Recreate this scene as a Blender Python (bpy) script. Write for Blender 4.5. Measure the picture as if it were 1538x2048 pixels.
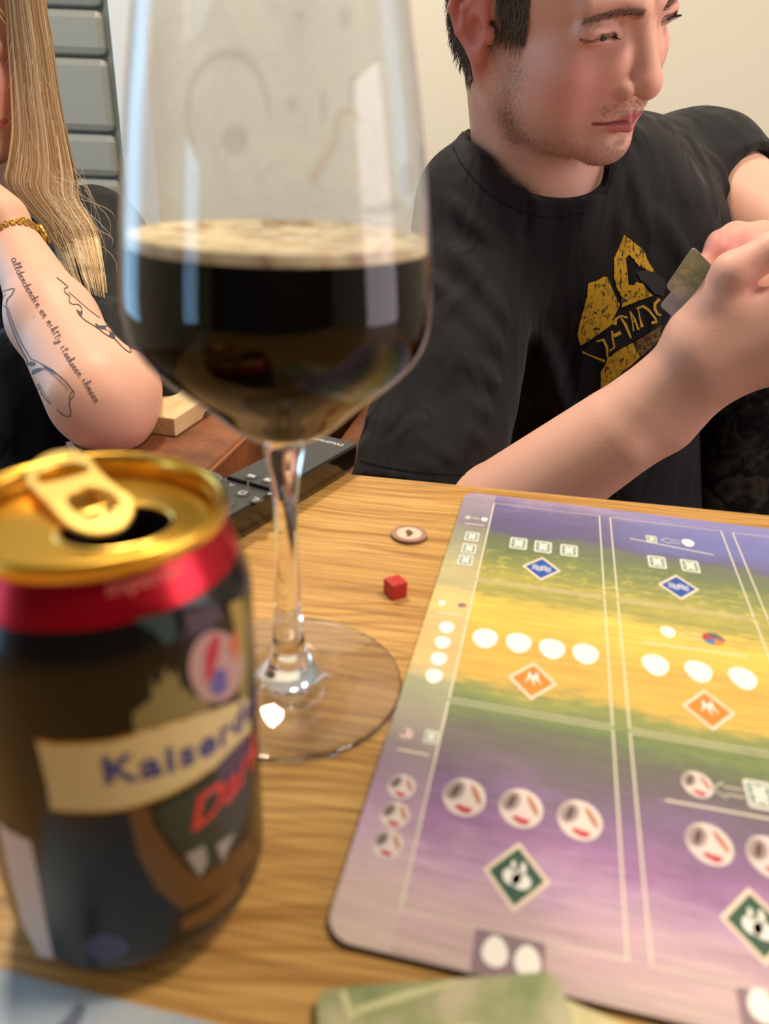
import bpy, bmesh, math, random
import numpy as np
from mathutils import Vector, Matrix
from mathutils.bvhtree import BVHTree
from mathutils.geometry import delaunay_2d_cdt

for _o in list(bpy.data.objects):
    bpy.data.objects.remove(_o, do_unlink=True)
scene = bpy.context.scene
COL = scene.collection
random.seed(7)
RNG = np.random.default_rng(7)

# ------------------------------------------------------------------ camera
F_PX, IW, IH = 1540.0, 1538, 2048
PITCH, ROLL, CAM_Z = .4478, .0386, .188
_cp, _sp, _cr, _sr = math.cos(PITCH), math.sin(PITCH), math.cos(ROLL), math.sin(ROLL)
FW = np.array([0, _cp, -_sp])
_u0 = np.array([0, _sp, _cp])
RIGHT = np.array([1., 0, 0]) * _cr + _u0 * _sr
UP = -np.array([1., 0, 0]) * _sr + _u0 * _cr
CAMP = np.array([0, 0, CAM_Z])
cam_d = bpy.data.cameras.new('camera')
cam = bpy.data.objects.new('camera', cam_d)
COL.objects.link(cam)
m = Matrix.Identity(4)
for i in range(3):
    m[i][0], m[i][1], m[i][2], m[i][3] = RIGHT[i], UP[i], -FW[i], CAMP[i]
cam.matrix_world = m
cam_d.sensor_fit = 'VERTICAL'
cam_d.sensor_height = 36
cam_d.lens = 36 * F_PX / IH
cam_d.clip_start = .01
cam_d.dof.use_dof = True
cam_d.dof.focus_distance = .66
cam_d.dof.aperture_fstop = 8.5
scene.camera = cam

# ------------------------------------------------------------------ world, lamps, exposure
scene.view_settings.view_transform = 'Standard'
scene.view_settings.look = 'None'
scene.view_settings.gamma = 1
scene.view_settings.use_curve_mapping = False
scene.view_settings.exposure = 0.0
scene.cycles.max_bounces = 9
scene.cycles.diffuse_bounces = 3
world = bpy.data.worlds.new('world')
scene.world = world
world.use_nodes = True
world.node_tree.nodes['Background'].inputs[0].default_value = (1.0, .93, .84, 1)
world.node_tree.nodes['Background'].inputs[1].default_value = .35


def area(name, loc, target, sx, sy, power, color):
    d = bpy.data.lights.new(name, 'AREA')
    d.shape = 'RECTANGLE'
    d.size, d.size_y = sx, sy
    d.energy = power
    d.color = color
    o = bpy.data.objects.new(name, d)
    o.location = loc
    o.rotation_euler = (Vector(target) - Vector(loc)).to_track_quat('-Z', 'Y').to_euler()
    COL.objects.link(o)
    return o


# ceiling lamp over the seating corner, warm; a second one over the table; daylight from the window at left
area('ceiling_lamp_light', (-.35, 1.05, 1.60), (-.2, .8, 0), .24, .24, 24, (1, .84, .65))
area('table_lamp_light', (.75, .25, 1.60), (.6, .5, 0), .30, .30, 20, (1, .86, .69))
area('window_daylight', (-1.74, 1.25, .50), (0, 1.1, .45), .95, 1.5, 16, (.36, .68, 1))
area('side_window_daylight', (-1.74, -.95, .25), (0, -.6, .2), .42, .8, 6, (.36, .68, 1))
area('right_fill_light', (1.94, .05, .35), (0, .5, .2), 1.0, 1.1, 16, (1, .86, .92))  # added pinkish fill from the right, lightens the man's face

# ------------------------------------------------------------------ helpers


def px_dir(x, y):
    return FW + RIGHT * (x - IW / 2) / F_PX - UP * (y - IH / 2) / F_PX


def on_z(x, y, z=0.0):
    r = px_dir(x, y)
    return CAMP + r * ((z - CAM_Z) / r[2])


def on_y(x, y, Y):
    r = px_dir(x, y)
    return CAMP + r * (Y / r[1])


def lin(c):
    out = []
    for v in c[:3]:
        v = v / 255.0
        out.append(v / 12.92 if v <= .04045 else ((v + .055) / 1.055) ** 2.4)
    return (out[0], out[1], out[2], 1.0)


MATS = {}


def mat(name, rgb=(200, 200, 200), rough=.5, metal=0.0, spec=.5, **kw):
    if name in MATS:
        return MATS[name]
    mt = bpy.data.materials.new(name)
    mt.use_nodes = True
    b = mt.node_tree.nodes['Principled BSDF']
    b.inputs['Base Color'].default_value = lin(rgb)
    b.inputs['Roughness'].default_value = rough
    b.inputs['Metallic'].default_value = metal
    b.inputs['Specular IOR Level'].default_value = spec
    for k, v in kw.items():
        b.inputs[k.replace('_', ' ')].default_value = v
    MATS[name] = mt
    return mt


class NT:
    """small node helper"""

    def __init__(self, mt):
        self.t = mt.node_tree
        self.b = self.t.nodes['Principled BSDF']

    def n(self, typ, **kw):
        nd = self.t.nodes.new(typ)
        for k, v in kw.items():
            if k.startswith('i_'):
                key = k[2:]
                key = int(key) if key.isdigit() else key.replace('_', ' ')
                nd.inputs[key].default_value = v
            else:
                setattr(nd, k, v)
        return nd

    def l(self, a, b):
        self.t.links.new(a, b)

    def ramp(self, fac, stops, interp='LINEAR'):
        r = self.t.nodes.new('ShaderNodeValToRGB')
        r.color_ramp.interpolation = interp
        el = r.color_ramp.elements
        while len(el) < len(stops):
            el.new(.5)
        for e, (p, c) in zip(el, stops):
            e.position = p
            e.color = lin(c) if max(c) > 1.001 else (c[0], c[1], c[2], 1)
        self.l(fac, r.inputs[0])
        return r.outputs[0]

    def math(self, op, a, b=None, clamp=False):
        nd = self.t.nodes.new('ShaderNodeMath')
        nd.operation = op
        nd.use_clamp = clamp
        for i, v in enumerate((a, b)):
            if v is None:
                continue
            if isinstance(v, (int, float)):
                nd.inputs[i].default_value = v
            else:
                self.l(v, nd.inputs[i])
        return nd.outputs[0]

    def mix(self, fac, a, b, blend='MIX'):
        nd = self.t.nodes.new('ShaderNodeMix')
        nd.data_type = 'RGBA'
        nd.blend_type = blend
        for s, v in ((0, fac), (6, a), (7, b)):
            if isinstance(v, (int, float)):
                nd.inputs[s].default_value = v
            elif isinstance(v, tuple):
                nd.inputs[s].default_value = lin(v)
            else:
                self.l(v, nd.inputs[s])
        return nd.outputs[2]

    def coords(self, scale=(1, 1, 1), rot=(0, 0, 0), out='Object'):
        tc = self.n('ShaderNodeTexCoord')
        mp = self.n('ShaderNodeMapping')
        mp.inputs['Scale'].default_value = scale
        mp.inputs['Rotation'].default_value = rot
        self.l(tc.outputs[out], mp.inputs[0])
        return mp.outputs[0]

    def noise(self, vec, scale=5, detail=4, rough=.5, dist=0.0):
        nd = self.n('ShaderNodeTexNoise')
        nd.inputs['Scale'].default_value = scale
        nd.inputs['Detail'].default_value = detail
        nd.inputs['Roughness'].default_value = rough
        nd.inputs['Distortion'].default_value = dist
        self.l(vec, nd.inputs['Vector'])
        return nd.outputs[0]

    def bump(self, h, strength=.2, dist=.002):
        nd = self.n('ShaderNodeBump')
        nd.inputs['Strength'].default_value = strength
        nd.inputs['Distance'].default_value = dist
        self.l(h, nd.inputs['Height'])
        self.l(nd.outputs[0], self.b.inputs['Normal'])


def obj(name, verts, faces, material=None, parent=None, smooth=False, loc=None, cols=None):
    me = bpy.data.meshes.new(name)
    me.from_pydata([tuple(map(float, v)) for v in verts], [], [tuple(map(int, f)) for f in faces])
    me.update()
    if smooth:
        me.polygons.foreach_set('use_smooth', [True] * len(me.polygons))
    if cols is not None:
        ca = me.color_attributes.new('Col', 'FLOAT_COLOR', 'POINT')
        a = np.ones((len(verts), 4), np.float32)
        a[:, :3] = cols
        ca.data.foreach_set('color', a.ravel())
    if material:
        me.materials.append(material)
    o = bpy.data.objects.new(name, me)
    COL.objects.link(o)
    if loc is not None:
        o.location = loc
    if parent is not None:
        o.parent = parent
    return o


def bm_obj(name, bm, material=None, parent=None, smooth=False, loc=None):
    me = bpy.data.meshes.new(name)
    bm.to_mesh(me)
    bm.free()
    if smooth:
        me.polygons.foreach_set('use_smooth', [True] * len(me.polygons))
    if material:
        me.materials.append(material)
    o = bpy.data.objects.new(name, me)
    COL.objects.link(o)
    if loc is not None:
        o.location = loc
    if parent is not None:
        o.parent = parent
    return o


def thing(name, label, cat, loc=(0, 0, 0), rotz=0, group=None):
    o = bpy.data.objects.new(name, None)
    o.empty_display_size = .02
    COL.objects.link(o)
    o.location = loc
    o.rotation_euler = (0, 0, rotz)
    return tag(o, label, cat, group)


def tag(o, label, cat, group=None):
    o['label'] = label
    o['category'] = cat
    if group:
        o['group'] = group
    return o


def struct(o):
    o['kind'] = 'structure'
    return o


def box_bm(bm, lo, hi, bevel=0.0, seg=2):
    lo, hi = np.minimum(lo, hi), np.maximum(lo, hi)
    r = bmesh.ops.create_cube(bm, size=1)
    vs = r['verts']
    for v in vs:
        v.co = Vector([(lo[i] + hi[i]) / 2 + v.co[i] * (hi[i] - lo[i]) for i in range(3)])
    if bevel:
        es = list({e for v in vs for e in v.link_edges})
        bmesh.ops.bevel(bm, geom=es, offset=bevel, segments=seg, profile=.5, affect='EDGES')


def box(name, lo, hi, material, parent=None, bevel=0.0, seg=2, loc=None, smooth=False):
    bm = bmesh.new()
    box_bm(bm, lo, hi, bevel, seg)
    return bm_obj(name, bm, material, parent, smooth, loc)


def lathe(name, prof, material, parent=None, seg=96, loc=None, closed=False, smooth=True):
    verts, faces = [], []
    n = len(prof)
    idx = []
    for (r, z) in prof:
        if r < 1e-6:
            idx.append([len(verts)] * seg)
            verts.append((0, 0, z))
        else:
            row = []
            for k in range(seg):
                a = 2 * math.pi * k / seg
                row.append(len(verts))
                verts.append((r * math.cos(a), r * math.sin(a), z))
            idx.append(row)
    rng = range(n if closed else n - 1)
    for i in rng:
        a, b = idx[i], idx[(i + 1) % n]
        for k in range(seg):
            f = [a[k], a[(k + 1) % seg], b[(k + 1) % seg], b[k]]
            g = []
            for x in f:
                if x not in g:
                    g.append(x)
            if len(g) >= 3:
                faces.append(g)
    o = obj(name, verts, faces, material, parent, smooth, loc)
    bm = bmesh.new()
    bm.from_mesh(o.data)
    bmesh.ops.recalc_face_normals(bm, faces=bm.faces)
    bm.to_mesh(o.data)
    bm.free()
    return o


def smooth_profile(pts, sub=6):
    """Catmull-Rom through profile points"""
    P = np.array(pts, float)
    out = []
    for i in range(len(P) - 1):
        p0, p1, p2, p3 = P[max(i - 1, 0)], P[i], P[i + 1], P[min(i + 2, len(P) - 1)]
        for k in range(sub):
            t = k / sub
            out.append(.5 * ((2 * p1) + (-p0 + p2) * t + (2 * p0 - 5 * p1 + 4 * p2 - p3) * t * t + (-p0 + 3 * p1 - 3 * p2 + p3) * t ** 3))
    out.append(P[-1])
    return np.array(out)


def inside(pt, loops):
    c = False
    x, y = pt
    for lp in loops:
        n = len(lp)
        for i in range(n):
            x1, y1 = lp[i]
            x2, y2 = lp[(i + 1) % n]
            if (y1 > y) != (y2 > y) and x < (x2 - x1) * (y - y1) / (y2 - y1) + x1:
                c = not c
    return c


def poly2d(loops, grid=None):
    """triangulate polygon loops (even-odd) with optional inner grid points -> verts2d, tris"""
    vs, es = [], []
    for lp in loops:
        b = len(vs)
        vs += [Vector((float(p[0]), float(p[1]))) for p in lp]
        es += [(b + i, b + (i + 1) % len(lp)) for i in range(len(lp))]
    if grid:
        A = np.array([tuple(v) for v in vs])
        for gx in np.arange(A[:, 0].min() + grid / 2, A[:, 0].max(), grid):
            for gy in np.arange(A[:, 1].min() + grid / 2, A[:, 1].max(), grid):
                if inside((gx, gy), loops):
                    vs.append(Vector((gx, gy)))
    r = delaunay_2d_cdt(vs, es, [], 0, 1e-7)
    V, T = r[0], r[2]
    tris = []
    for t in T:
        c = ((V[t[0]][0] + V[t[1]][0] + V[t[2]][0]) / 3, (V[t[0]][1] + V[t[1]][1] + V[t[2]][1]) / 3)
        if inside(c, loops):
            tris.append(tuple(t))
    return [tuple(v) for v in V], tris


def subdiv_loop(lp, step):
    out = []
    n = len(lp)
    for i in range(n):
        a, b = np.array(lp[i], float), np.array(lp[(i + 1) % n], float)
        k = max(1, int(np.linalg.norm(b - a) / step))
        for j in range(k):
            out.append(tuple(a + (b - a) * j / k))
    return out


def flat(name, loops, fn, material, parent=None, grid=None, thick=0.0):
    """polygon in 2d mapped to 3d through fn"""
    V, T = poly2d(loops, grid)
    o = obj(name, [fn(*v) for v in V], T, material, parent)
    if thick:
        md = o.modifiers.new('solid', 'SOLIDIFY')
        md.thickness = thick
        md.offset = 0
    return o


def stroke_loops(pts, w, closed=False):
    """a polyline as a ribbon: list of quads (as 4-point loops)"""
    P = [np.array(p, float) for p in pts]
    n = len(P)
    L, R = [], []
    for i in range(n):
        a = P[max(i - 1, 0)] if not closed else P[i - 1]
        b = P[min(i + 1, n - 1)] if not closed else P[(i + 1) % n]
        d = b - a
        d /= (np.linalg.norm(d) + 1e-9)
        nn = np.array([-d[1], d[0]])
        ww = w[i] if hasattr(w, '__len__') else w
        L.append(P[i] + nn * ww / 2)
        R.append(P[i] - nn * ww / 2)
    return L, R


def ribbon(name, lines, fn, material, parent=None):
    """many polylines [(pts, width, closed)] as one thin ribbon mesh"""
    V, Fc = [], []
    for (pts, w, closed) in lines:
        L, R = stroke_loops(pts, w, closed)
        b = len(V)
        n = len(L)
        for i in range(n):
            V.append(fn(*L[i]))
            V.append(fn(*R[i]))
        for i in range(n if closed else n - 1):
            j = (i + 1) % n
            Fc.append((b + 2 * i, b + 2 * i + 1, b + 2 * j + 1, b + 2 * j))
    return obj(name, V, Fc, material, parent)


def text_mesh(s, size=1.0, shear=0, offset=0.0, align='CENTER', spacing=1.0):
    c = bpy.data.curves.new('txt', 'FONT')
    c.body = s
    c.size = size
    c.shear = shear
    c.offset = offset
    c.align_x = align
    c.align_y = 'CENTER'
    c.space_character = spacing
    c.resolution_u = 4
    o = bpy.data.objects.new('txt', c)
    COL.objects.link(o)
    bpy.context.view_layer.update()
    me = bpy.data.meshes.new_from_object(o.evaluated_get(bpy.context.evaluated_depsgraph_get()))
    V = [tuple(v.co[:2]) for v in me.vertices]
    Fc = [tuple(p.vertices) for p in me.polygons]
    bpy.data.objects.remove(o, do_unlink=True)
    bpy.data.meshes.remove(me)
    bpy.data.curves.remove(c)
    return V, Fc


def text_obj(name, s, fn, material, parent=None, **kw):
    V, Fc = text_mesh(s, **kw)
    return obj(name, [fn(*v) for v in V], Fc, material, parent)


def bvh_of(o):
    me = o.data
    return BVHTree.FromPolygons([v.co[:] for v in me.vertices], [p.vertices[:] for p in me.polygons])


def caster(bvh, off=.0004, fallback=None):
    """pixel -> point on the surface that pixel looks at (world space mesh)"""
    def fn(x, y):
        d = px_dir(x, y)
        d = d / np.linalg.norm(d)
        h = bvh.ray_cast(Vector(CAMP), Vector(d))
        if h[0] is None:
            h = (None,)
            q = Vector(CAMP) + Vector(d) * (fn.last if fn.last else .7)
            nr = bvh.find_nearest(q)
            return tuple(nr[0] + nr[1] * off)
        fn.last = h[3]
        nrm = h[1]
        if nrm.dot(Vector(d)) > 0:
            nrm = -nrm
        return tuple(h[0] + nrm * off)
    fn.last = None
    return fn
# ------------------------------------------------------------------ room
FLOOR_Z, CEIL_Z = -.72, 1.68
WALL_Y, WALL_L, WALL_R, WALL_B = 1.9, -1.8, 2.0, -1.9
plaster = mat('cream_plaster', (230, 225, 204), .9)
t = NT(plaster)
t.bump(t.noise(t.coords((1, 1, 1)), 90, 3), .08, .002)
ceil_m = mat('ceiling_white', (235, 232, 225), .9)
floor_m = mat('floor_oak', (150, 112, 75), .5)
t = NT(floor_m)
t.l(t.ramp(t.noise(t.coords((2, 40, 1)), 3, 5), [(.3, (120, 84, 52)), (.7, (165, 125, 84))]), t.b.inputs['Base Color'])

struct(box('floor', (WALL_L, WALL_B, FLOOR_Z - .05), (WALL_R, WALL_Y, FLOOR_Z), floor_m))
struct(box('ceiling', (WALL_L, WALL_B, CEIL_Z), (WALL_R, WALL_Y, CEIL_Z + .05), ceil_m))
DOOR_R = -.615
DOOR_L = -1.45
DOOR_T = 1.33
# far wall around the door
struct(box('wall_far', (DOOR_R, WALL_Y, FLOOR_Z), (WALL_R, WALL_Y + .1, CEIL_Z), plaster))
struct(box('wall_far_left', (WALL_L, WALL_Y, FLOOR_Z), (DOOR_L, WALL_Y + .1, CEIL_Z), plaster))
struct(box('wall_far_lintel', (DOOR_L, WALL_Y, DOOR_T), (DOOR_R, WALL_Y + .1, CEIL_Z), plaster))
RW0, RW1, RZ0, RZ1 = -.48, .58, -.22, .92  # unseen opening made up in the right wall for the fill light
for lo_, hi_ in (((WALL_B, FLOOR_Z), (RW0, CEIL_Z)), ((RW1, FLOOR_Z), (WALL_Y, CEIL_Z)), ((RW0, FLOOR_Z), (RW1, RZ0)), ((RW0, RZ1), (RW1, CEIL_Z))):
    struct(box('wall_right', (WALL_R, lo_[0], lo_[1]), (WALL_R + .1, hi_[0], hi_[1]), plaster))
w3 = struct(bpy.data.objects.new('window_3', None))  # invented window around the added fill light
COL.objects.link(w3)
for lo_, hi_ in (((RW0, RZ0), (RW0 + .04, RZ1)), ((RW1 - .04, RZ0), (RW1, RZ1)), ((RW0, RZ0), (RW1, RZ0 + .04)), ((RW0, RZ1 - .04), (RW1, RZ1))):
    box('window_frame', (WALL_R + .02, lo_[0], lo_[1]), (WALL_R + .07, hi_[0], hi_[1]), mat('white_frame', (225, 226, 222), .45), w3, .004)
struct(box('wall_back', (WALL_L, WALL_B - .1, FLOOR_Z), (WALL_R, WALL_B, CEIL_Z), mat('darkened_back_wall', (84, 82, 80), .8)))  # dimness put into the wall colour, keeps reflections in the glass dark
# left wall with the window opening
WINS = [(-1.2, -.7, -.2, .70), (.72, 1.78, -.30, 1.30)]
frame_m = mat('white_frame', (225, 226, 222), .45)
ys_ = [WALL_B] + [q for w in WINS for q in w[:2]] + [WALL_Y]
for k_ in range(0, len(ys_), 2):
    struct(box('wall_left', (WALL_L - .1, ys_[k_], FLOOR_Z), (WALL_L, ys_[k_ + 1], CEIL_Z), plaster))
for k_, (y0_, y1_, z0_, z1_) in enumerate(WINS):
    struct(box('wall_left', (WALL_L - .1, y0_, FLOOR_Z), (WALL_L, y1_, z0_), plaster))
    struct(box('wall_left', (WALL_L - .1, y0_, z1_), (WALL_L, y1_, CEIL_Z), plaster))
    w1 = struct(bpy.data.objects.new('window_%d' % (k_ + 1), None))
    COL.objects.link(w1)
    for lo, hi in (((y0_, z0_), (y0_ + .04, z1_)), ((y1_ - .04, z0_), (y1_, z1_)), ((y0_, z0_), (y1_, z0_ + .04)), ((y0_, z1_ - .04), (y1_, z1_))):
        box('window_frame', (WALL_L - .07, lo[0], lo[1]), (WALL_L - .02, hi[0], hi[1]), frame_m, w1, .004)

# grey panelled door with its white casing
door_m = mat('door_grey_paint', (150, 150, 138), .4)
d1 = struct(bpy.data.objects.new('door_1', None))
COL.objects.link(d1)
box('door_slab', (DOOR_L, WALL_Y + .03, FLOOR_Z + .01), (DOOR_R, WALL_Y + .06, DOOR_T), door_m, d1)


def zpix(y, x=160):
    return float(on_y(x, y, WALL_Y)[2])


grooves = [zpix(355), zpix(265), zpix(112), zpix(14)]      # rail centres, low to high
gap_h = zpix(97) - zpix(122)
lv = [FLOOR_Z + .08, grooves[0] - .32, grooves[0] - .20] + grooves + [grooves[-1] + (grooves[1] - grooves[0]), grooves[-1] + .30, grooves[-1] + .42, grooves[-1] + .60, DOOR_T - .02]
for a, b in zip(lv[:-1], lv[1:]):
    if b - a < .03:
        continue
    box('panel', (DOOR_L + .05, WALL_Y + .006, a + .0015), (DOOR_R - .020, WALL_Y + .034, b - .0015), door_m, d1, .016, 2)
tr1 = struct(bpy.data.objects.new('trim_1', None))
COL.objects.link(tr1)
box('casing', (DOOR_R, WALL_Y - .018, FLOOR_Z), (DOOR_R + .075, WALL_Y, DOOR_T + .075), frame_m, tr1, .006)
box('casing', (DOOR_L - .075, WALL_Y - .018, FLOOR_Z), (DOOR_L, WALL_Y, DOOR_T + .075), frame_m, tr1, .006)
box('casing', (DOOR_L, WALL_Y - .018, DOOR_T), (DOOR_R, WALL_Y, DOOR_T + .075), frame_m, tr1, .006)

# ------------------------------------------------------------------ table
TA, TB = on_z(700, 948), on_z(1538, 1030)
TANG = math.atan2(TB[1] - TA[1], TB[0] - TA[0])
oak = mat('golden_oak', (205, 155, 85), .42, spec=.4)
t = NT(oak)
v = t.coords((1, 1, 1))
warp = t.n('ShaderNodeVectorMath', operation='ADD')
nz = t.n('ShaderNodeTexNoise')
nz.inputs['Scale'].default_value = 5.5
nz.inputs['Detail'].default_value = 2
t.l(v, nz.inputs['Vector'])
sc = t.n('ShaderNodeVectorMath', operation='SCALE')
t.l(nz.outputs[1], sc.inputs[0])
sc.inputs['Scale'].default_value = .05
t.l(v, warp.inputs[0])
t.l(sc.outputs[0], warp.inputs[1])
mp = t.n('ShaderNodeMapping')
mp.inputs['Scale'].default_value = (5, 230, 6)
t.l(warp.outputs[0], mp.inputs[0])
g1 = t.noise(mp.outputs[0], 1.0, 4, .6)
mp2 = t.n('ShaderNodeMapping')
mp2.inputs['Scale'].default_value = (14, 640, 18)
t.l(v, mp2.inputs[0])
g2 = t.noise(mp2.outputs[0], 1.0, 3, .6)
mp3 = t.n('ShaderNodeMapping')
mp3.inputs['Scale'].default_value = (1.2, 14, 2)
t.l(warp.outputs[0], mp3.inputs[0])
g3 = t.noise(mp3.outputs[0], 1.0, 3, .5)
base = t.ramp(g1, [(.30, (160, 114, 56)), (.46, (202, 158, 88)), (.56, (216, 174, 104)), (.72, (194, 148, 80))])
fine = t.ramp(g2, [(.36, (150, 108, 58)), (.52, (255, 250, 240))])
c1 = t.mix(.62, base, fine, 'MULTIPLY')
big = t.ramp(g3, [(.35, (224, 208, 186)), (.6, (255, 255, 255))])
c2 = t.mix(.7, c1, big, 'MULTIPLY')
t.l(c2, t.b.inputs['Base Color'])
t.bump(g2, .10, .0006)
edge_m = mat('oak_edge_band', (222, 180, 118), .5)
table = thing('table', 'golden oak table with straight grain and pale edge band', 'table', (TA[0], TA[1], 0), TANG)
# the corner is cut at an angle beneath the remote control
TOP = [(-.012, -.0006), (.95, -.0006), (.95, -.95), (-.42, -.95), (-.42, -.72)]
PRISM_LATER = [('tabletop', [(x, y) for x, y in TOP], -.028, 0, oak)]
box('edge_band', (-.012, -.0006, -.028), (.95, 0.0, -.0004), edge_m, table)
for lx, ly in ((.02, -.14), (.85, -.08), (.85, -.90), (-.36, -.90)):
    box('leg', (lx, ly, FLOOR_Z), (lx + .05, ly + .05, -.028), oak, table, .004)

# ------------------------------------------------------------------ player board
BT = .0026
YAW = -.2048
B0 = on_z(801, 1818, BT)
_c, _s = math.cos(YAW), math.sin(YAW)


def bc(x, y):
    p = on_z(x, y, BT)
    dx, dy = p[0] - B0[0], p[1] - B0[1]
    return (dx * _c + dy * _s, -dx * _s + dy * _c)


CW, CH, GW, GH = .0590, .0880, .0059, .0023
BU0, BU1, BV0, BV1 = -.0180, .345, -.0130, .2800
art = mat('board_print', (200, 180, 180), .34, spec=.5)
t = NT(art)
v = t.coords((1, 1, 1))
sp = t.n('ShaderNodeSeparateXYZ')
t.l(v, sp.inputs[0])
w1n = t.noise(t.coords((28, 60, 1)), 1, 5, .65)
w2n = t.noise(t.coords((120, 260, 1)), 1, 4, .6)
w3n = t.noise(t.coords((9, 9, 1)), 1, 3, .5)
off = t.math('ADD', t.math('MULTIPLY', t.math('SUBTRACT', w1n, .5), .030), t.math('MULTIPLY', t.math('SUBTRACT', w2n, .5), .016))
slope = t.math('MULTIPLY', sp.outputs[0], .06)
vv = t.math('ADD', t.math('ADD', sp.outputs[1], off), slope)
nv = t.math('DIVIDE', t.math('SUBTRACT', vv, BV0), BV1 - BV0)


def vp(x):
    return (x - BV0) / (BV1 - BV0)


stops = [(-.013, (206, 182, 172)), (.005, (215, 178, 184)), (.020, (196, 154, 190)), (.034, (158, 104, 162)), (.050, (122, 88, 142)), (.066, (92, 84, 96)),
         (.078, (88, 92, 78)), (.088, (96, 126, 62)), (.100, (142, 152, 66)), (.109, (238, 186, 62)), (.130, (240, 178, 58)), (.150, (250, 204, 66)),
         (.162, (242, 204, 72)), (.172, (160, 160, 60)), (.184, (184, 172, 66)), (.198, (134, 146, 62)), (.216, (92, 118, 66)), (.231, (86, 104, 88)),
         (.236, (72, 68, 122)), (.252, (78, 74, 140)), (.266, (98, 90, 150)), (.280, (160, 140, 186))]
colr = t.ramp(nv, [(max(0, min(1, vp(a))), c) for a, c in stops])
# painterly streaks
stk = t.noise(t.coords((30, 420, 1), (0, 0, .08)), 1, 3, .6)
colr = t.mix(.42, colr, t.ramp(stk, [(.35, (150, 150, 150)), (.65, (255, 255, 255))]), 'MULTIPLY')
# bluer water towards the second column
ub = t.math('MULTIPLY', t.ramp(sp.outputs[0], [(.055, (0, 0, 0)), (.09, (1, 1, 1))]), t.ramp(nv, [(vp(.232), (0, 0, 0)), (vp(.244), (1, 1, 1))]))
ub = t.math('MULTIPLY', ub, t.math('MULTIPLY', w3n, 1.1))
colr = t.mix(ub, colr, (88, 112, 190))
# dark undergrowth blotches
blot = t.math('MULTIPLY', t.ramp(t.noise(t.coords((90, 70, 1)), 1, 5, .7), [(.50, (0, 0, 0)), (.62, (1, 1, 1))]),
              t.math('MULTIPLY', t.ramp(nv, [(vp(.028), (0, 0, 0)), (vp(.06), (1, 1, 1)), (vp(.085), (0, 0, 0))]), .55))
colr = t.mix(blot, colr, (82, 74, 92))
yel = t.math('MULTIPLY', t.ramp(t.noise(t.coords((150, 320, 1)), 1, 3, .6), [(.55, (0, 0, 0)), (.62, (1, 1, 1))]),
             t.math('MULTIPLY', t.ramp(nv, [(vp(.165), (0, 0, 0)), (vp(.19), (1, 1, 1)), (vp(.222), (0, 0, 0))]), .7))
colr = t.mix(yel, colr, (212, 192, 72))
# washed margin column
mg = t.math('MULTIPLY', t.ramp(sp.outputs[0], [(-.0, (1, 1, 1)), (.004, (0, 0, 0))]), t.ramp(w3n, [(.3, (.15, .15, .15)), (.7, (.6, .6, .6))]))
mgn = t.n('ShaderNodeMath', operation='LESS_THAN')
t.l(sp.outputs[0], mgn.inputs[0])
mgn.inputs[1].default_value = 0.0
mgf = t.math('MULTIPLY', mgn.outputs[0], t.ramp(w3n, [(.3, (.12, .12, .12)), (.7, (.5, .5, .5))]))
colr = t.mix(mgf, colr, (216, 200, 180))
colr = t.mix(.10, colr, (238, 222, 200))  # gloss reflection veil painted as a pale wash over the whole print
t.l(colr, t.b.inputs['Base Color'])
t.bump(t.noise(v, 900, 2), .05, .0004)
board = thing('player_board', 'colourful landscape game board with white slot outlines and icons on the oak table', 'game board', (B0[0], B0[1], 0), YAW)
core = mat('board_core', (62, 44, 34), .8)


def round_rect(x0, y0, x1, y1, r, n=8):
    out = []
    for (cx, cy, a0) in ((x1 - r, y1 - r, 0), (x0 + r, y1 - r, 90), (x0 + r, y0 + r, 180), (x1 - r, y0 + r, 270)):
        for k in range(n + 1):
            a = math.radians(a0 + 90 * k / n)
            out.append((cx + r * math.cos(a), cy + r * math.sin(a)))
    return out


def prism(name, loop, z0, z1, material, parent=None, bevel=0.0, loc=None, top_mat=None):
    bm = bmesh.new()
    vs = [bm.verts.new((x, y, z0)) for x, y in loop]
    f = bm.faces.new(vs)
    bm.normal_update()
    if f.normal.z > 0:
        f.normal_flip()
    r = bmesh.ops.extrude_face_region(bm, geom=[f])
    up = [e for e in r['geom'] if isinstance(e, bmesh.types.BMVert)]
    for vtx in up:
        vtx.co.z = z1
    bmesh.ops.recalc_face_normals(bm, faces=bm.faces)
    if bevel:
        es = [e for e in bm.edges if all(abs(q.co.z - z1) < 1e-7 for q in e.verts)]
        bmesh.ops.bevel(bm, geom=es, offset=bevel, segments=3, profile=.5, affect='EDGES')
    o = bm_obj(name, bm, material, parent, loc=loc)
    return o


for nm_, lp_, z0_, z1_, m_ in PRISM_LATER:
    prism(nm_, lp_, z0_, z1_, m_, table, .0008)
prism('board_core', round_rect(BU0, BV0, BU1, BV1, .008), 0, BT - .0004, core, board)
prism('printed_face', round_rect(BU0, BV0, BU1, BV1, .008), BT - .0004, BT, art, board)
PZ = BT + .00006
lw = .0011
line_m = mat('print_cream_line', (236, 226, 200), .5)
for ci in range(5):
    for ri in range(3):
        u0, v0 = ci * (CW + GW), ri * (CH + GH)
        ribbon('slot_outline', [([(u0, v0), (u0 + CW, v0), (u0 + CW, v0 + CH), (u0, v0 + CH)], lw * .62, True)], lambda x, y: (x, y, PZ), line_m, board)
egg_m = mat('print_egg_cream', (252, 246, 232), .5)
glow_m = mat('print_pale_glow', (236, 216, 190), .5)


def egg_loop(cx, cy, w, h):
    out = []
    for k in range(28):
        a = 2 * math.pi * k / 28
        sx = 1 - .16 * -math.sin(a)
        out.append((cx + w / 2 * math.cos(a) * (1 + .16 * math.sin(a)), cy + h / 2 * math.sin(a)))
    return out


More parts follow.
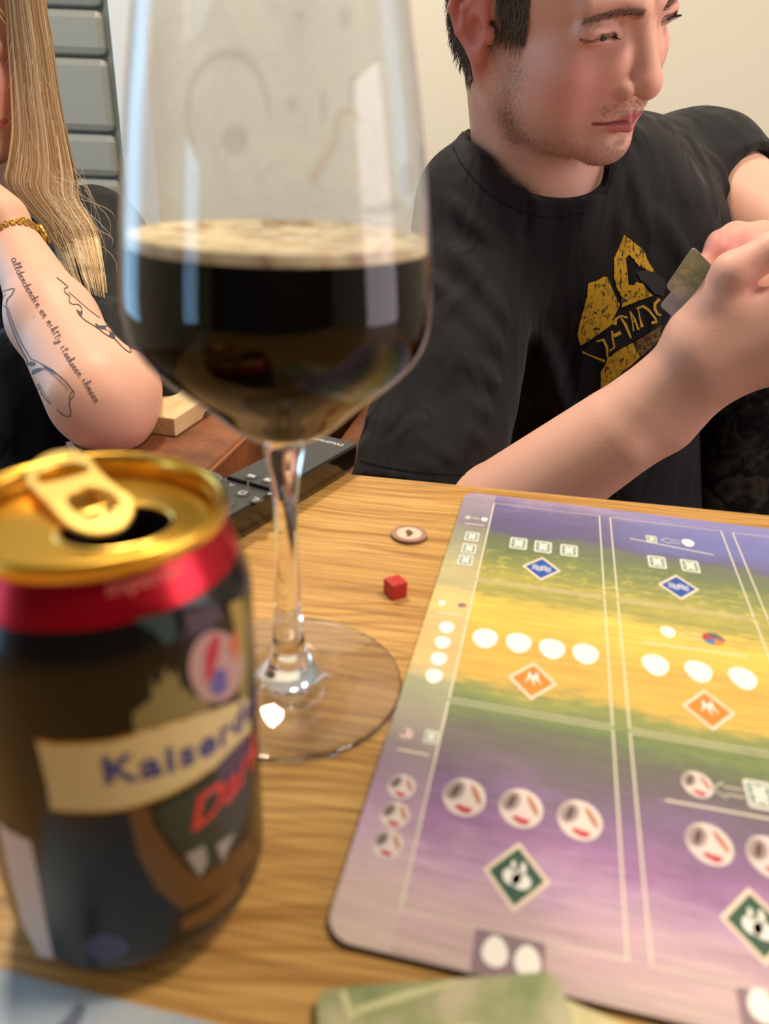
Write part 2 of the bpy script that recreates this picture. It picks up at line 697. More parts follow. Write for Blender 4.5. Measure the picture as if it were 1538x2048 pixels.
def icon(name, loop, material, dz=0.0):
    return flat(name, [loop], lambda x, y: (x, y, PZ + dz), material, board)


W0, H0 = .0104, .0142
for (x, y) in ((970, 1277), (1037, 1286), (1104, 1298), (1171, 1308), (1311, 1330), (1397, 1343), (1486, 1357)):
    icon('egg_icon', egg_loop(*bc(x, y), W0, H0), egg_m)
for (x, y, s) in ((893, 1255, .62), (885, 1285, .62), (877, 1318, .62), (868, 1352, .62), (1336, 1264, .6), (1376, 1086, .6), (884, 1206, .30), (969, 1039, .34)):
    icon('egg_icon', egg_loop(*bc(x, y), W0 * s, H0 * s), egg_m)
mauve = mat('print_mauve', (142, 116, 124), .5)
for (x, y) in ((990, 1903), (1055, 1922), (1524, 2012), (1590, 2030)):
    u, vq = bc(x, y)
    if x in (990, 1524):
        prism('egg_box_icon', round_rect(u - .0056, BV0 + .0002, u + .0126, BV0 + .0125, .0012, 4), PZ - .00008, PZ, mauve, board)
    icon('egg_icon', egg_loop(u, vq, .0066, -.0086), egg_m, .00006)
# card icons
card_w = mat('print_card_white', (226, 224, 206), .5)
card_t = mat('print_card_teal', (128, 152, 146), .5)


def card_icon(x, y, s, du=0.0):
    u, vq = bc(x, y)
    u += du
    w, h = .0088 * s, .0126 * s
    icon('card_icon', round_rect(u - w / 2, vq - h / 2, u + w / 2, vq + h / 2, .0012 * s, 4), card_w)
    icon('card_icon', round_rect(u - w * .40, vq - h * .40, u + w * .40, vq + h * .40, .001 * s, 4), card_t, .00004)
    # pale pinwheel
    for sg in (1, -1):
        icon('card_icon', [(u - w * .30, vq + sg * h * .34), (u - w * .05, vq + sg * h * .30), (u + w * .32, vq - sg * h * .33), (u + w * .06, vq - sg * h * .30)][::sg], card_w, .00008)
    icon('card_icon', [(u - w * .36, vq), (u, vq + h * .14), (u + w * .36, vq), (u, vq - h * .14)], card_w, .0001)


for (x, y) in ((1037, 1087), (1086, 1094), (1138, 1101), (1314, 1124), (1380, 1132), (1520, 1590)):
    card_icon(x, y, 1.0)
for (x, y) in ((944, 1073), (938, 1097), (931, 1120)):
    card_icon(x, y, .82)
for (x, y, s) in ((1303, 1078, .62), (936, 1035, .34), (862, 1474, .52)):
    card_icon(x, y, s)
# diamonds
blue_d = mat('print_blue', (38, 84, 168), .5)
orange_d = mat('print_orange', (232, 134, 42), .5)
green_d = mat('print_dark_green', (48, 84, 62), .5)
white_p = mat('print_white', (244, 240, 226), .5)


def diamond(x, y, dm, kind, du=0.0):
    u, vq = bc(x, y)
    u += du
    a, b = .0078, .0098
    icon('habitat_glow', [(u - a * 1.22, vq), (u, vq - b * 1.22), (u + a * 1.22, vq), (u, vq + b * 1.22)], glow_m, -.00002)
    icon('habitat_icon', [(u - a, vq), (u, vq - b), (u + a, vq), (u, vq + b)], dm, .00003)
    if kind == 'wave':
        for k in (-1, 0, 1):
            pts = [(u + (i / 12 - .5) * a * 1.15, vq + k * b * .17 + b * .09 * math.sin(i * 1.05)) for i in range(13)]
            ribbon('wave_icon', [(pts, .0006, False)], lambda p, q: (p, q, PZ + .00008), white_p, board)
    elif kind == 'grass':
        for k, dx, bend in ((0, -.20, -.25), (1, .0, .12), (2, .22, .34)):
            pts = [(u + a * (dx * .6 + bend * (i / 6) ** 2), vq + b * (.48 - .92 * i / 6 * (.75 + .2 * (k == 1)))) for i in range(7)]
            ribbon('grass_icon', [(pts, [.0019 * (1 - i / 6.3) for i in range(7)], False)], lambda p, q: (p, q, PZ + .00008), white_p, board)
    else:
        for (dx, dy, r1, r2) in ((-.16, -.05, .34, .30), (.18, -.16, .36, .28), (-.14, .30, .09, .22), (.22, .28, .10, .24)):
            icon('tree_icon', [(u + a * (dx + r1 * math.cos(k * .4488)), vq + b * (dy + r2 * math.sin(k * .4488))) for k in range(14)], white_p, .00008)


diamond(1083, 1137, blue_d, 'wave')
diamond(1357, 1174, blue_d, 'wave')
diamond(1065, 1361, orange_d, 'grass')
diamond(1417, 1419, orange_d, 'grass')
diamond(1033, 1752, green_d, 'tree')
diamond(1514, 1850, green_d, 'tree')
# dice
die_w = mat('print_die_pale', (222, 206, 196), .5)
die_g = mat('print_die_grey', (160, 142, 136), .5)
die_o = mat('print_die_tan', (186, 122, 86), .5)
die_r = mat('print_die_red', (192, 46, 58), .5)
die_d = mat('print_die_dark', (92, 70, 66), .5)


def ell(u, vq, a, b, rot=0, n=20):
    return [(u + a * math.cos(t) * math.cos(rot) - b * math.sin(t) * math.sin(rot), vq + a * math.cos(t) * math.sin(rot) + b * math.sin(t) * math.cos(rot))
            for t in [2 * math.pi * k / n for k in range(n)]]


def die(x, y, s, du=0.0):
    u, vq = bc(x, y)
    u += du
    a, b = .0068 * s, .0080 * s
    icon('die_icon', ell(u, vq, a, b), die_w)
    icon('die_icon', ell(u - a * .48, vq + b * .26, a * .42, b * .56, -.35), die_g, .00004)
    icon('die_icon', ell(u - a * .45, vq + b * .24, a * .15, b * .38, -.3), die_d, .00008)
    icon('die_icon', ell(u + a * .52, vq + b * .22, a * .14, b * .54, .42), die_o, .00008)
    icon('die_icon', ell(u - a * .12, vq - b * .58, a * .24, b * .13, -.3), die_r, .00008)
    icon('die_icon', ell(u + a * .16, vq - b * .66, a * .28, b * .15, .2), die_r, .0001)


for (x, y) in ((929, 1594), (1042, 1616), (1160, 1640), (1419, 1688), (1542, 1715)):
    die(x, y, 1.0)
for (x, y, s) in ((803, 1573, .66), (790, 1630, .66), (776, 1688, .66), (1395, 1569, .74), (813, 1468, .34)):
    die(x, y, s)
# colour wheels (any food)
for (x, y, s) in ((1427, 1278, 1.0), (924, 1211, .42)):
    u, vq = bc(x, y)
    cols = [(196, 56, 44), (70, 124, 176), (224, 132, 62), (122, 100, 110), (88, 100, 96)]
    for k, cc in enumerate(cols):
        a0, a1 = 2 * math.pi * k / 5 + 2.2, 2 * math.pi * (k + 1) / 5 + 2.2
        icon('food_wheel_icon', [(u, vq)] + [(u + .0046 * s * math.cos(a0 + (a1 - a0) * j / 5), vq + .0046 * s * math.sin(a0 + (a1 - a0) * j / 5)) for j in range(6)], mat('print_wheel_%d' % k, cc, .5))
# the same icons carry on along the further columns
for ci in (2, 3, 4):
    du_ = (ci - 1) * (CW + GW)
    diamond(1357, 1174, blue_d, 'wave', du_)
    diamond(1417, 1419, orange_d, 'grass', du_)
    diamond(1514, 1850, green_d, 'tree', du_)
    for (x, y) in ((1314, 1124), (1380, 1132)):
        card_icon(x, y, 1.0, du_)
    for (x, y) in ((1419, 1688), (1542, 1715)):
        die(x, y, 1.0, du_)
    for (x, y) in ((1311, 1330), (1397, 1343), (1486, 1357)):
        u, vq = bc(x, y)
        icon('egg_icon', egg_loop(u + du_, vq, W0, H0), egg_m)
# rules and arrows
rules = [((1330, 1600), (1560, 1642)), ((1285, 1284), (1495, 1313)), ((1260, 1077), (1427, 1110)), ((930, 1047), (968, 1051)), ((875, 1224), (926, 1231)), ((795, 1498), (857, 1510))]
for a, b in rules:
    ribbon('rule_line', [([bc(*a), bc(*b)], lw * .7, False)], lambda x, y: (x, y, PZ), line_m, board)
for (x, y, s) in ((1341, 1082, 1.0), (1384, 1271, 1.0), (1456, 1582, 1.0), (952, 1037, .4)):
    u, vq = bc(x, y)
    L = .0048 * s
    pts = [(u + L, vq + L * .35), (u - L * .2, vq + L * .35), (u - L * .2, vq + L * .75), (u - L, vq), (u - L * .2, vq - L * .75), (u - L * .2, vq - L * .35), (u + L, vq - L * .35)]
    ribbon('arrow_icon', [(pts, lw * .42, False)], lambda x, y: (x, y, PZ), line_m, board)

# ------------------------------------------------------------------ token and cube
tk = on_z(818, 1073, .0)
token = thing('round_token', 'round brown cardboard token with pale centre and dark fish mark', 'token', (tk[0], tk[1], 0))
tok_edge = mat('token_edge', (128, 96, 84), .6)
tok_face = mat('token_face_brown', (166, 122, 100), .5)
tok_pale = mat('token_pale', (222, 194, 170), .5)
tok_dark = mat('token_mark', (104, 66, 50), .6)
R0 = .0096
prism('token_disc', ell(0, 0, R0, R0, 0, 48), 0, .0019, tok_edge, token)
prism('face_ring', ell(0, 0, R0 * .985, R0 * .985, 0, 48), .0019, .0020, tok_face, token)
prism('face_centre', ell(0, 0, R0 * .70, R0 * .70, 0, 40), .0020, .00206, tok_pale, token)
fish = [(-.0006, .0045), (.0002, .0036), (.0016, .0022), (.0022, .0002), (.0017, -.0016), (.0005, -.0030), (.0009, -.0044), (-.0003, -.0037), (-.0016, -.0042), (-.0011, -.0028), (-.0015, -.0008), (-.0021, .0012), (-.0013, .0028)]
prism('fish_mark', fish, .00206, .00211, tok_dark, token)
red_w = mat('red_painted_wood', (186, 34, 26), .5)
cb = on_z(790, 1190, 0)
bm = bmesh.new()
box_bm(bm, (-.004, -.004, 0), (.004, .004, .008), .0003, 2)
cube = bm_obj('wooden_cube', bm, red_w, loc=(cb[0], cb[1], 0))
cube.rotation_euler.z = math.radians(33)
tag(cube, 'small red painted wooden cube on the oak table', 'game piece')
# ------------------------------------------------------------------ remote control
RT = .0165
ra, rb = on_z(718, 890, RT), on_z(455, 1041, RT)
rdir = (rb - ra) / np.linalg.norm(rb - ra)
rang = math.atan2(rdir[1], rdir[0])          # local +x runs from far end to near end, right edge at y=0
RL, RWD = .160, .0345
remote = thing('remote_control', 'slim black television remote control overhanging the table edge', 'remote control', (ra[0], ra[1], 0), rang)
rem_m = mat('remote_satin_black', (44, 45, 46), .42, spec=.5)
rem_side = mat('remote_gloss_black', (14, 13, 13), .12, spec=.6)
key_m = mat('remote_key', (52, 52, 52), .5)
rem_w = mat('remote_print', (226, 226, 220), .5)
# local: x along, y: remote body lies at negative y (to the left seen from the camera)
sgn = -1.0
bm = bmesh.new()
loop = round_rect(0, -RWD if sgn < 0 else 0, RL, 0 if sgn < 0 else RWD, .003, 4)
body = []
sect = [(.0, .0006, .0040), (.0030, .0, .0014), (.0110, .0, .0), (RT - .0012, .0, .0), (RT - .0002, .0006, .0006)]
rows = []
for (z, inset, xin) in sect:
    lp = round_rect(xin + inset, -RWD + inset + xin * .3, RL - inset - xin, -inset - xin * .3, .003, 4)
    rows.append([bm.verts.new((p[0], p[1], z + .0012)) for p in lp])
n = len(rows[0])
for r0, r1 in zip(rows[:-1], rows[1:]):
    for k in range(n):
        bm.faces.new((r0[k], r0[(k + 1) % n], r1[(k + 1) % n], r1[k]))
bm.faces.new(rows[0][::-1])
bm.faces.new(rows[-1])
bm_obj('body', bm, rem_side, remote)
prism('face_plate', round_rect(.0008, -RWD + .0010, RL - .0008, -.0010, .0026, 4), RT + .0009, RT + .0013, rem_m, remote)
FZ = RT + .0013


def rem_local(x, y):
    p = on_z(x, y, FZ)
    d = p - np.array([ra[0], ra[1], 0])
    c, s = math.cos(rang), math.sin(rang)
    return (d[0] * c + d[1] * s, -d[0] * s + d[1] * c)


for i, (kx, ky) in enumerate(((503, 953), (537, 961), (485, 987), (511, 1000))):
    u, vq = rem_local(kx, ky)
    k = prism('key', ell(u, vq, .0042, .0042, 0, 28), FZ, FZ + .0005, key_m, remote, .0002)
    top = FZ + .00056
    if i < 2:
        rows_ = 2 if i == 0 else 3
        for j in range(rows_):
            o = (j - (rows_ - 1) / 2) * .0013
            ribbon('key_print', [([(u + o, vq - .0024), (u + o, vq + .0024)], .0008, False)], lambda a, b: (a, b, top), rem_w, k)
    elif i == 2:
        ribbon('key_print', [([(u - .0018, vq - .0016), (u + .0012, vq - .0016), (u + .0020, vq), (u + .0012, vq + .0016), (u - .0018, vq + .0016)], .0006, True)], lambda a, b: (a, b, top), rem_w, k)
    else:
        ribbon('key_print', [([(u - .0014, vq - .0018), (u - .0014, vq + .0008), (u, vq + .0018), (u + .0014, vq + .0008), (u + .0014, vq - .0006)], .0006, False)], lambda a, b: (a, b, top), rem_w, k)
u, vq = rem_local(540, 988)
for sx in ((-.0016, 0), (.0, -.0016)):
    pass
ribbon('plus_print', [([(u - .0015, vq), (u + .0015, vq)], .0005, False), ([(u, vq - .0015), (u, vq + .0015)], .0005, False)], lambda a, b: (a, b, FZ + .0001), rem_w, remote)
u, vq = rem_local(463, 970)
ribbon('chevron_print', [([(u - .0012, vq + .0014), (u + .0008, vq), (u - .0012, vq - .0014)], .0005, False)], lambda a, b: (a, b, FZ + .0001), rem_w, remote)
# the raised rocker bar (two halves, standing up towards the camera)
u, vq = rem_local(520, 985)
for y0, y1 in ((-RWD + .0030, -RWD / 2 - .0010), (-RWD / 2 + .0010, -.0030)):
    box('rocker', (u - .0060, y0, FZ), (u - .0040, y1, FZ + .0022), rem_side, remote, .0006)
u, vq = rem_local(452, 1014)
prism('dial', ell(u, -RWD / 2, .0115, .0115, 0, 40), FZ, FZ + .0004, key_m, remote, .0002)
u, vq = rem_local(664, 886)
sv = text_mesh('SAMSUNG', size=.0046, offset=.00006, spacing=1.12)
obj('brand_print', [(u + q, -RWD / 2 - .002 + p, FZ + .0001) for p, q in [(-a, b) for a, b in sv[0]]] if False else [(u - b, -RWD / 2 - a, FZ + .0001) for a, b in sv[0]], sv[1], rem_w, remote)
remote.location.z = .0

# ------------------------------------------------------------------ dark tray behind the can
AZ = -.045
tz = .007
c1_, c2_ = on_z(215, 892, AZ + tz), on_z(462, 958, AZ + tz)
tang = math.atan2(c2_[1] - c1_[1], c2_[0] - c1_[0])
tray_m = mat('grey_tray', (92, 92, 94), .5)
tl = thing('grey_tray', 'dark grey flat tray with rounded corner lying on the sofa armrest', 'tray', (c2_[0], c2_[1], AZ), tang)
bm = bmesh.new()
rr = round_rect(-.100, -.080, 0, .004, .020, 8)
ri = round_rect(-.0965, -.0765, -.0035, .0005, .0165, 8)
vs0 = [bm.verts.new((x, y, 0)) for x, y in rr]
vs1 = [bm.verts.new((x, y, tz)) for x, y in rr]
vs2 = [bm.verts.new((x, y, tz)) for x, y in ri]
vs3 = [bm.verts.new((x, y, tz - .0035)) for x, y in ri]
n = len(rr)
for A, B in ((vs0, vs1), (vs1, vs2), (vs2, vs3)):
    for k in range(n):
        bm.faces.new((A[k], A[(k + 1) % n], B[(k + 1) % n], B[k]))
bm.faces.new(vs3)
bm.faces.new(vs0[::-1])
bm_obj('tray_body', bm, tray_m, tl)

# ------------------------------------------------------------------ beer can
CX, CY, CR = -.0625, .1475, .0330
can = thing('beer_can', 'black beer can with gold lid, red shoulder and cream name ribbon', 'can', (CX, CY, 0))
can_loc = np.array([CX, CY, 0])
can_blk = mat('can_black_lacquer', (11, 9, 9), .25, spec=.28)
t = NT(can_blk)
t.b.inputs['Coat Weight'].default_value = .12
t.b.inputs['Coat Roughness'].default_value = .08
can_red = mat('can_red_metal', (176, 12, 34), .25, metal=.65)
gold = mat('can_gold_metal', (224, 176, 70), .28, metal=1.0)
gold_tab = mat('can_gold_tab', (244, 206, 112), .32, metal=.9)
lathe('body', smooth_profile([(.0, .004), (.019, .004), (.0235, .0004), (.0258, .0008), (.0282, .0042), (.0318, .0100), (CR, .0150)], 4).tolist() + [(CR, .05), (CR, .0945), (CR - .0002, .0970), (CR - .0010, .1000), (CR - .0021, .1030), (.0302, .1050)], can_blk, can)
lathe('base_rim', [(.0232, .0005), (.0242, 0), (.0256, .0002), (.0266, .0016), (.0270, .0022)], mat('can_silver', (190, 190, 190), .3, metal=1), can)
lathe('shoulder', smooth_profile([(.0304, .1046), (.0300, .1060), (.0290, .1085), (.0276, .1118), (.0272, .1130)], 5), can_red, can)
LZ = .1118                                # lid panel height
lathe('lid_rim', smooth_profile([(.0272, .1128), (.0281, .1134), (.0286, .1150), (.0284, .1166), (.0275, .1173), (.0266, .1166), (.0260, .1146), (.0254, .1110), (.0248, .1096), (.0242, .1098), (.0238, LZ)], 5), gold, can)


def zx(pts):            # points read in the [0,860,560,1360] crop
    return [(x / 2.7464, 860 + y / 2.7464) for x, y in pts]


def can_xy(x, y, z):
    p = on_z(x, y, z)
    return (p[0] - CX, p[1] - CY)


mouth_px = [(640 + 305 * math.cos(a) * math.cos(-.14) - 112 * math.sin(a) * math.sin(-.14), 540 + 305 * math.cos(a) * math.sin(-.14) + 112 * math.sin(a) * math.cos(-.14)) for a in np.linspace(0, 2 * math.pi, 40, endpoint=False)]
mouth = [can_xy(x, y, LZ) for x, y in zx(mouth_px)]
mouth = [p if math.hypot(*p) < .0205 else tuple(np.array(p) * .0205 / math.hypot(*p)) for p in mouth]
outer = [(.0239 * math.cos(a), .0239 * math.sin(a)) for a in np.linspace(0, 2 * math.pi, 72, endpoint=False)]
flat('lid_panel', [outer, mouth], lambda x, y: (x, y, LZ), gold, can)
bead = mat('can_gold_bead', (232, 190, 92), .25, metal=1.0)
mc = np.mean(mouth, axis=0)
ribV, ribF = [], []
for (s_, zz) in ((1.0, LZ), (1.03, LZ + .0006), (1.10, LZ + .0008), (1.16, LZ + .0004), (1.18, LZ)):
    ribV += [(mc[0] + (p[0] - mc[0]) * s_, mc[1] + (p[1] - mc[1]) * s_, zz) for p in mouth]
nm = len(mouth)
for r_ in range(4):
    for k in range(nm):
        ribF.append((r_ * nm + k, r_ * nm + (k + 1) % nm, (r_ + 1) * nm + (k + 1) % nm, (r_ + 1) * nm + k))
obj('mouth_bead', ribV, ribF, bead, can, True)
dark_in = mat('can_inside_dark', (8, 6, 5), .6)
V = [(p[0], p[1], LZ) for p in mouth] + [(p[0], p[1], LZ - .009) for p in mouth]
obj('mouth_opening', V, [(k, (k + 1) % nm, nm + (k + 1) % nm, nm + k) for k in range(nm)] + [tuple(range(nm, 2 * nm))], dark_in, can)
tab_out = [(150, 230), (210, 165), (300, 125), (420, 120), (500, 170), (560, 240), (650, 320), (725, 370), (745, 420), (725, 490), (680, 540), (600, 572), (500, 578), (400, 548), (330, 490), (262, 410), (190, 345), (150, 290)]
tab_h1 = [(205, 285), (220, 245), (290, 208), (380, 192), (460, 200), (490, 225), (450, 250), (380, 270), (300, 290), (240, 300)]
tab_h2 = [(375, 400), (400, 355), (460, 327), (540, 330), (600, 350), (650, 395), (645, 440), (600, 470), (540, 490), (470, 490), (410, 450)]


def closed_spline(pts, sub=4):
    P = np.array(pts, float)
    n = len(P)
    out = []
    for i in range(n):
        p0, p1, p2, p3 = P[i - 1], P[i], P[(i + 1) % n], P[(i + 2) % n]
        for k in range(sub):
            t = k / sub
            out.append(tuple(.5 * ((2 * p1) + (-p0 + p2) * t + (2 * p0 - 5 * p1 + 4 * p2 - p3) * t * t + (-p0 + 3 * p1 - 3 * p2 + p3) * t ** 3)))
    return out


def tab_map(x, y):
    z = LZ + .0012 + .0040 * (1070 - y) / 165.0
    a = can_xy(x, y, z)
    return (a[0], a[1], z)


tab = flat('pull_tab', [closed_spline(zx(q)) for q in (tab_out, tab_h1, tab_h2)], tab_map, gold_tab, can)
md = tab.modifiers.new('solid', 'SOLIDIFY')
md.thickness = .0012
md.offset = 0
md = tab.modifiers.new('bev', 'BEVEL')
md.width = .0004
md.segments = 2
md.limit_method = 'ANGLE'
rv = [tab_map(*p) for p in zx([(560, 470), (640, 455)])]
for (x, y, z) in rv:
    bm = bmesh.new()
    bmesh.ops.create_uvsphere(bm, u_segments=16, v_segments=8, radius=.0021)
    for vq in bm.verts:
        vq.co.z *= .8
    bm_obj('rivet', bm, gold_tab, can, True, (x, y, z - .0006))


# printed label on the cylinder: (arc length, height) coordinates
def can_px(x, y, R=CR):
    d = px_dir(x, y)
    o = CAMP - can_loc
    a = d[0] ** 2 + d[1] ** 2
    b = 2 * (o[0] * d[0] + o[1] * d[1])
    c = o[0] ** 2 + o[1] ** 2 - R * R
    disc = max(b * b - 4 * a * c, 0)
    tt = (-b - math.sqrt(disc)) / (2 * a)
    p = o + d * tt
    th = math.atan2(p[1], p[0])
    th = (th + math.pi / 2 + math.pi) % (2 * math.pi) - math.pi
    return (th * R, p[2])


def can_map(off):
    def fn(s_, z):
        th = s_ / CR - math.pi / 2
        return ((CR + off) * math.cos(th), (CR + off) * math.sin(th), z)
    return fn


def zl(pts):            # points read in the [0,1200,560,2048] crop
    return [(x / 2.4143, 1200 + y / 2.4143) for x, y in pts]


def can_patch(name, loops, material, off, parent=can, crop=zl, grid=.0025):
    lps = [[can_px(*p) for p in subdiv_loop(crop(lp), 10)] for lp in loops]
    return flat(name, lps, can_map(off), material, parent, grid)


rib_m = mat('can_cream_ribbon', (206, 186, 130), .35)
gold_l = mat('can_gold_line', (168, 128, 56), .3, metal=.6)
ribbon_loop = [(175, 675), (280, 692), (400, 690), (520, 680), (620, 655), (760, 612), (900, 570), (1040, 528), (1196, 470), (1206, 640), (1120, 745), (1000, 830), (900, 895), (800, 945), (700, 982), (600, 1008), (500, 1020), (380, 1020), (245, 1008), (230, 900)]
can_patch('name_ribbon', [ribbon_loop], rib_m, .00012)
top_e, bot_e = ribbon_loop[0:9], ribbon_loop[9:19]
for nm_, ed in (('ribbon_edge', top_e), ('ribbon_edge', bot_e)):
    ribbon(nm_, [([can_px(*p) for p in zl(ed)], .0007, False)], can_map(.0002), gold_l, can)
ink = mat('can_blue_ink', (48, 48, 118), .4)
s0, z0 = can_px(*zl([(490, 830)])[0])
s1, z1 = can_px(*zl([(1110, 620)])[0])
V, Fc = text_mesh('Kaiserdom', size=.0100, offset=.0003, align='LEFT', spacing=1.15)
slope_ = (z1 - z0) / (s1 - s0)
obj('name_lettering', [can_map(.00025)(s0 + a, z0 + b + a * slope_) for a, b in V], Fc, ink, can)
red_ink = mat('can_red_ink', (196, 52, 44), .35)
s0, z0 = can_px(*zl([(905, 1065)])[0])
V, Fc = text_mesh('Dark', size=.0125, offset=.0003, align='LEFT', shear=.25)
obj('style_lettering', [can_map(.00035)(s0 + a, z0 + b + a * .10) for a, b in V], Fc, red_ink, can)
brown_l = mat('can_brown_gold', (104, 70, 30), .35, metal=.3)
can_patch('shield_band', [[(620, 1010), (720, 1000), (745, 1090), (820, 1200), (900, 1290), (965, 1345), (1040, 1290), (1110, 1230), (1200, 1140), (1225, 1230), (1140, 1350), (1030, 1430), (880, 1500), (760, 1400), (670, 1240)]], brown_l, .00012)
can_patch('shield_field', [[(745, 1005), (900, 930), (1010, 850), (1190, 760), (1205, 960), (1150, 1160), (1065, 1265), (965, 1335), (860, 1220), (780, 1110)]], mat('can_dark_green', (40, 44, 34), .35), .00016)
can_patch('shield_tip', [[(895, 1230), (985, 1180), (1000, 1260), (965, 1335)], [(1040, 1180), (1130, 1120), (1075, 1265)]], mat('can_pale_grey', (150, 140, 132), .4), .00022)
can_patch('church_drawing', [[(640, 545), (700, 500), (735, 470), (730, 375), (755, 420), (775, 400), (800, 320), (825, 370), (850, 335), (872, 420), (900, 430), (930, 470), (1000, 430), (1010, 530), (900, 560), (760, 605), (650, 640)]], mat('can_olive_gold', (126, 112, 66), .4), .00012)
emb = [(900 + 0, 330)]
can_patch('emblem_disc', [[(1040 + 130 * math.cos(a), 320 + 175 * math.sin(a)) for a in np.linspace(0, 2 * math.pi, 30, endpoint=False)]], mat('can_emblem_pink', (176, 140, 136), .4), .00016)
can_patch('emblem_red', [[(985, 400), (990, 250), (1030, 170), (1060, 165), (1050, 260), (1020, 370)]], mat('can_emblem_red', (176, 24, 48), .4), .00022)
can_patch('emblem_blue', [[(1005, 420), (1040, 330), (1085, 330), (1095, 420), (1050, 470)]], mat('can_emblem_blue', (92, 84, 148), .4), .00024)
can_patch('emblem_orange', [[(1100, 230), (1125, 140), (1150, 180), (1140, 300)]], mat('can_emblem_orange', (188, 92, 62), .4), .00024)
can_patch('teal_drawing', [[(640, 95), (740, 70), (850, 60), (845, 180), (805, 225), (740, 150)]], mat('can_teal', (18, 58, 66), .4), .00012)
can_patch('purple_drawing', [[(880, 60), (1060, 20), (1070, 90), (970, 160), (900, 160)]], mat('can_purple', (70, 54, 72), .4), .00012)
can_patch('gold_edge_drawing', [[(1100, 20), (1165, -10), (1190, 300), (1190, 470), (1150, 480), (1150, 200)]], mat('can_gold_print', (150, 132, 72), .35, metal=.3), .00012)
can_patch('purple_field', [[(1040, 800), (1195, 640), (1205, 760), (1040, 950)]], mat('can_purple', (70, 54, 72), .4), .0002)
can_patch('gold_arc', [[(870, 1540), (1000, 1470), (1150, 1340), (1165, 1400), (1020, 1540), (880, 1600)]], mat('can_brown_gold2', (112, 78, 38), .35, metal=.3), .00014)
can_patch('blue_oval', [[(515 + 105 * math.cos(a), 1675 + 66 * math.sin(a)) for a in np.linspace(0, 2 * math.pi, 24, endpoint=False)]], mat('can_oval_blue', (62, 66, 104), .45), .00012)
can_patch('white_panel', [[(-10, 1060), (40, 1110), (150, 1165), (190, 1360), (225, 1560), (262, 1730), (190, 1720), (110, 1560), (40, 1300)]], mat('can_white_panel', (204, 192, 196), .4), .00012)
nb = [o for o in can.children if o.name.startswith('shoulder')][0]
bv = BVHTree.FromPolygons([Vector(v_.co) + Vector(can_loc) for v_ in nb.data.vertices], [p.vertices[:] for p in nb.data.polygons])
cs = caster(bv, .0002)
V, Fc = text_mesh('Imperial', size=46, align='LEFT')


def imp(a, b):
    bx = 212 + a
    by = 1180 - a * .22 - (a / 230) ** 2 * 28 - b
    return tuple(np.array(cs(bx, by)) - can_loc)


obj('shoulder_lettering', [imp(a, b) for a, b in V], Fc, mat('can_pale_red', (206, 110, 96), .4), can)

# ------------------------------------------------------------------ glass of stout
GX, GY = -.0337, .2362
glass = thing('wine_glass', 'tall stemmed wine glass half full of dark stout with foam residue', 'glass', (GX, GY, 0))
K = 1.0135


def gz(z):
    return .188 - (.1855 - z) * K


thin = bpy.data.materials.new('thin_clear_glass')
thin.use_nodes = True
nt = thin.node_tree
nt.nodes.clear()
outn = nt.nodes.new('ShaderNodeOutputMaterial')


class NT2(NT):
    def __init__(self, mt):
        self.t = mt.node_tree


g = NT2(thin)
lwt = g.n('ShaderNodeLayerWeight')
f5 = g.math('POWER', lwt.outputs['Facing'], 4.0)
fr = g.math('ADD', g.math('MULTIPLY', f5, .80), .035, True)
tr = g.n('ShaderNodeBsdfTransparent')
tr.inputs[0].default_value = (.965, .972, .975, 1)
gl = g.n('ShaderNodeBsdfGlossy')
gl.inputs['Roughness'].default_value = .03
mixa = g.n('ShaderNodeMixShader')
g.l(fr, mixa.inputs[0])
g.l(tr.outputs[0], mixa.inputs[1])
g.l(gl.outputs[0], mixa.inputs[2])
# dried foam traces and drops
vv_ = g.coords((1, 1, 1))
r1 = g.noise(vv_, 75, 4, .6, .6)
m1 = g.ramp(r1, [(.55, (0, 0, 0)), (.64, (1, 1, 1))])
r2 = g.noise(g.coords((1, 1, .45)), 26, 3, .5, .8)
m2 = g.ramp(r2, [(.47, (0, 0, 0)), (.51, (1, 1, 1)), (.55, (0, 0, 0))])
sxyz = g.n('ShaderNodeSeparateXYZ')
g.l(vv_, sxyz.inputs[0])
above = g.math('GREATER_THAN', sxyz.outputs[2], .1595)
haze = g.math('MULTIPLY', g.math('ADD', g.math('ADD', g.math('MULTIPLY', m1, .06), g.math('MULTIPLY', m2, .12)), .05), above)
df = g.n('ShaderNodeBsdfTranslucent')
df.inputs[0].default_value = lin((218, 222, 226))
df2 = g.n('ShaderNodeBsdfDiffuse')
df2.inputs[0].default_value = lin((218, 222, 226))
dm = g.n('ShaderNodeMixShader')
dm.inputs[0].default_value = .5
g.l(df.outputs[0], dm.inputs[1])
g.l(df2.outputs[0], dm.inputs[2])
mixb = g.n('ShaderNodeMixShader')
g.l(haze, mixb.inputs[0])
g.l(mixa.outputs[0], mixb.inputs[1])
g.l(dm.outputs[0], mixb.inputs[2])
g.l(mixb.outputs[0], outn.inputs[0])

solid = mat('solid_clear_glass', (255, 255, 255), .0, spec=.5)
sb = solid.node_tree.nodes['Principled BSDF']
sb.inputs['Transmission Weight'].default_value = 1
sb.inputs['IOR'].default_value = 1.5

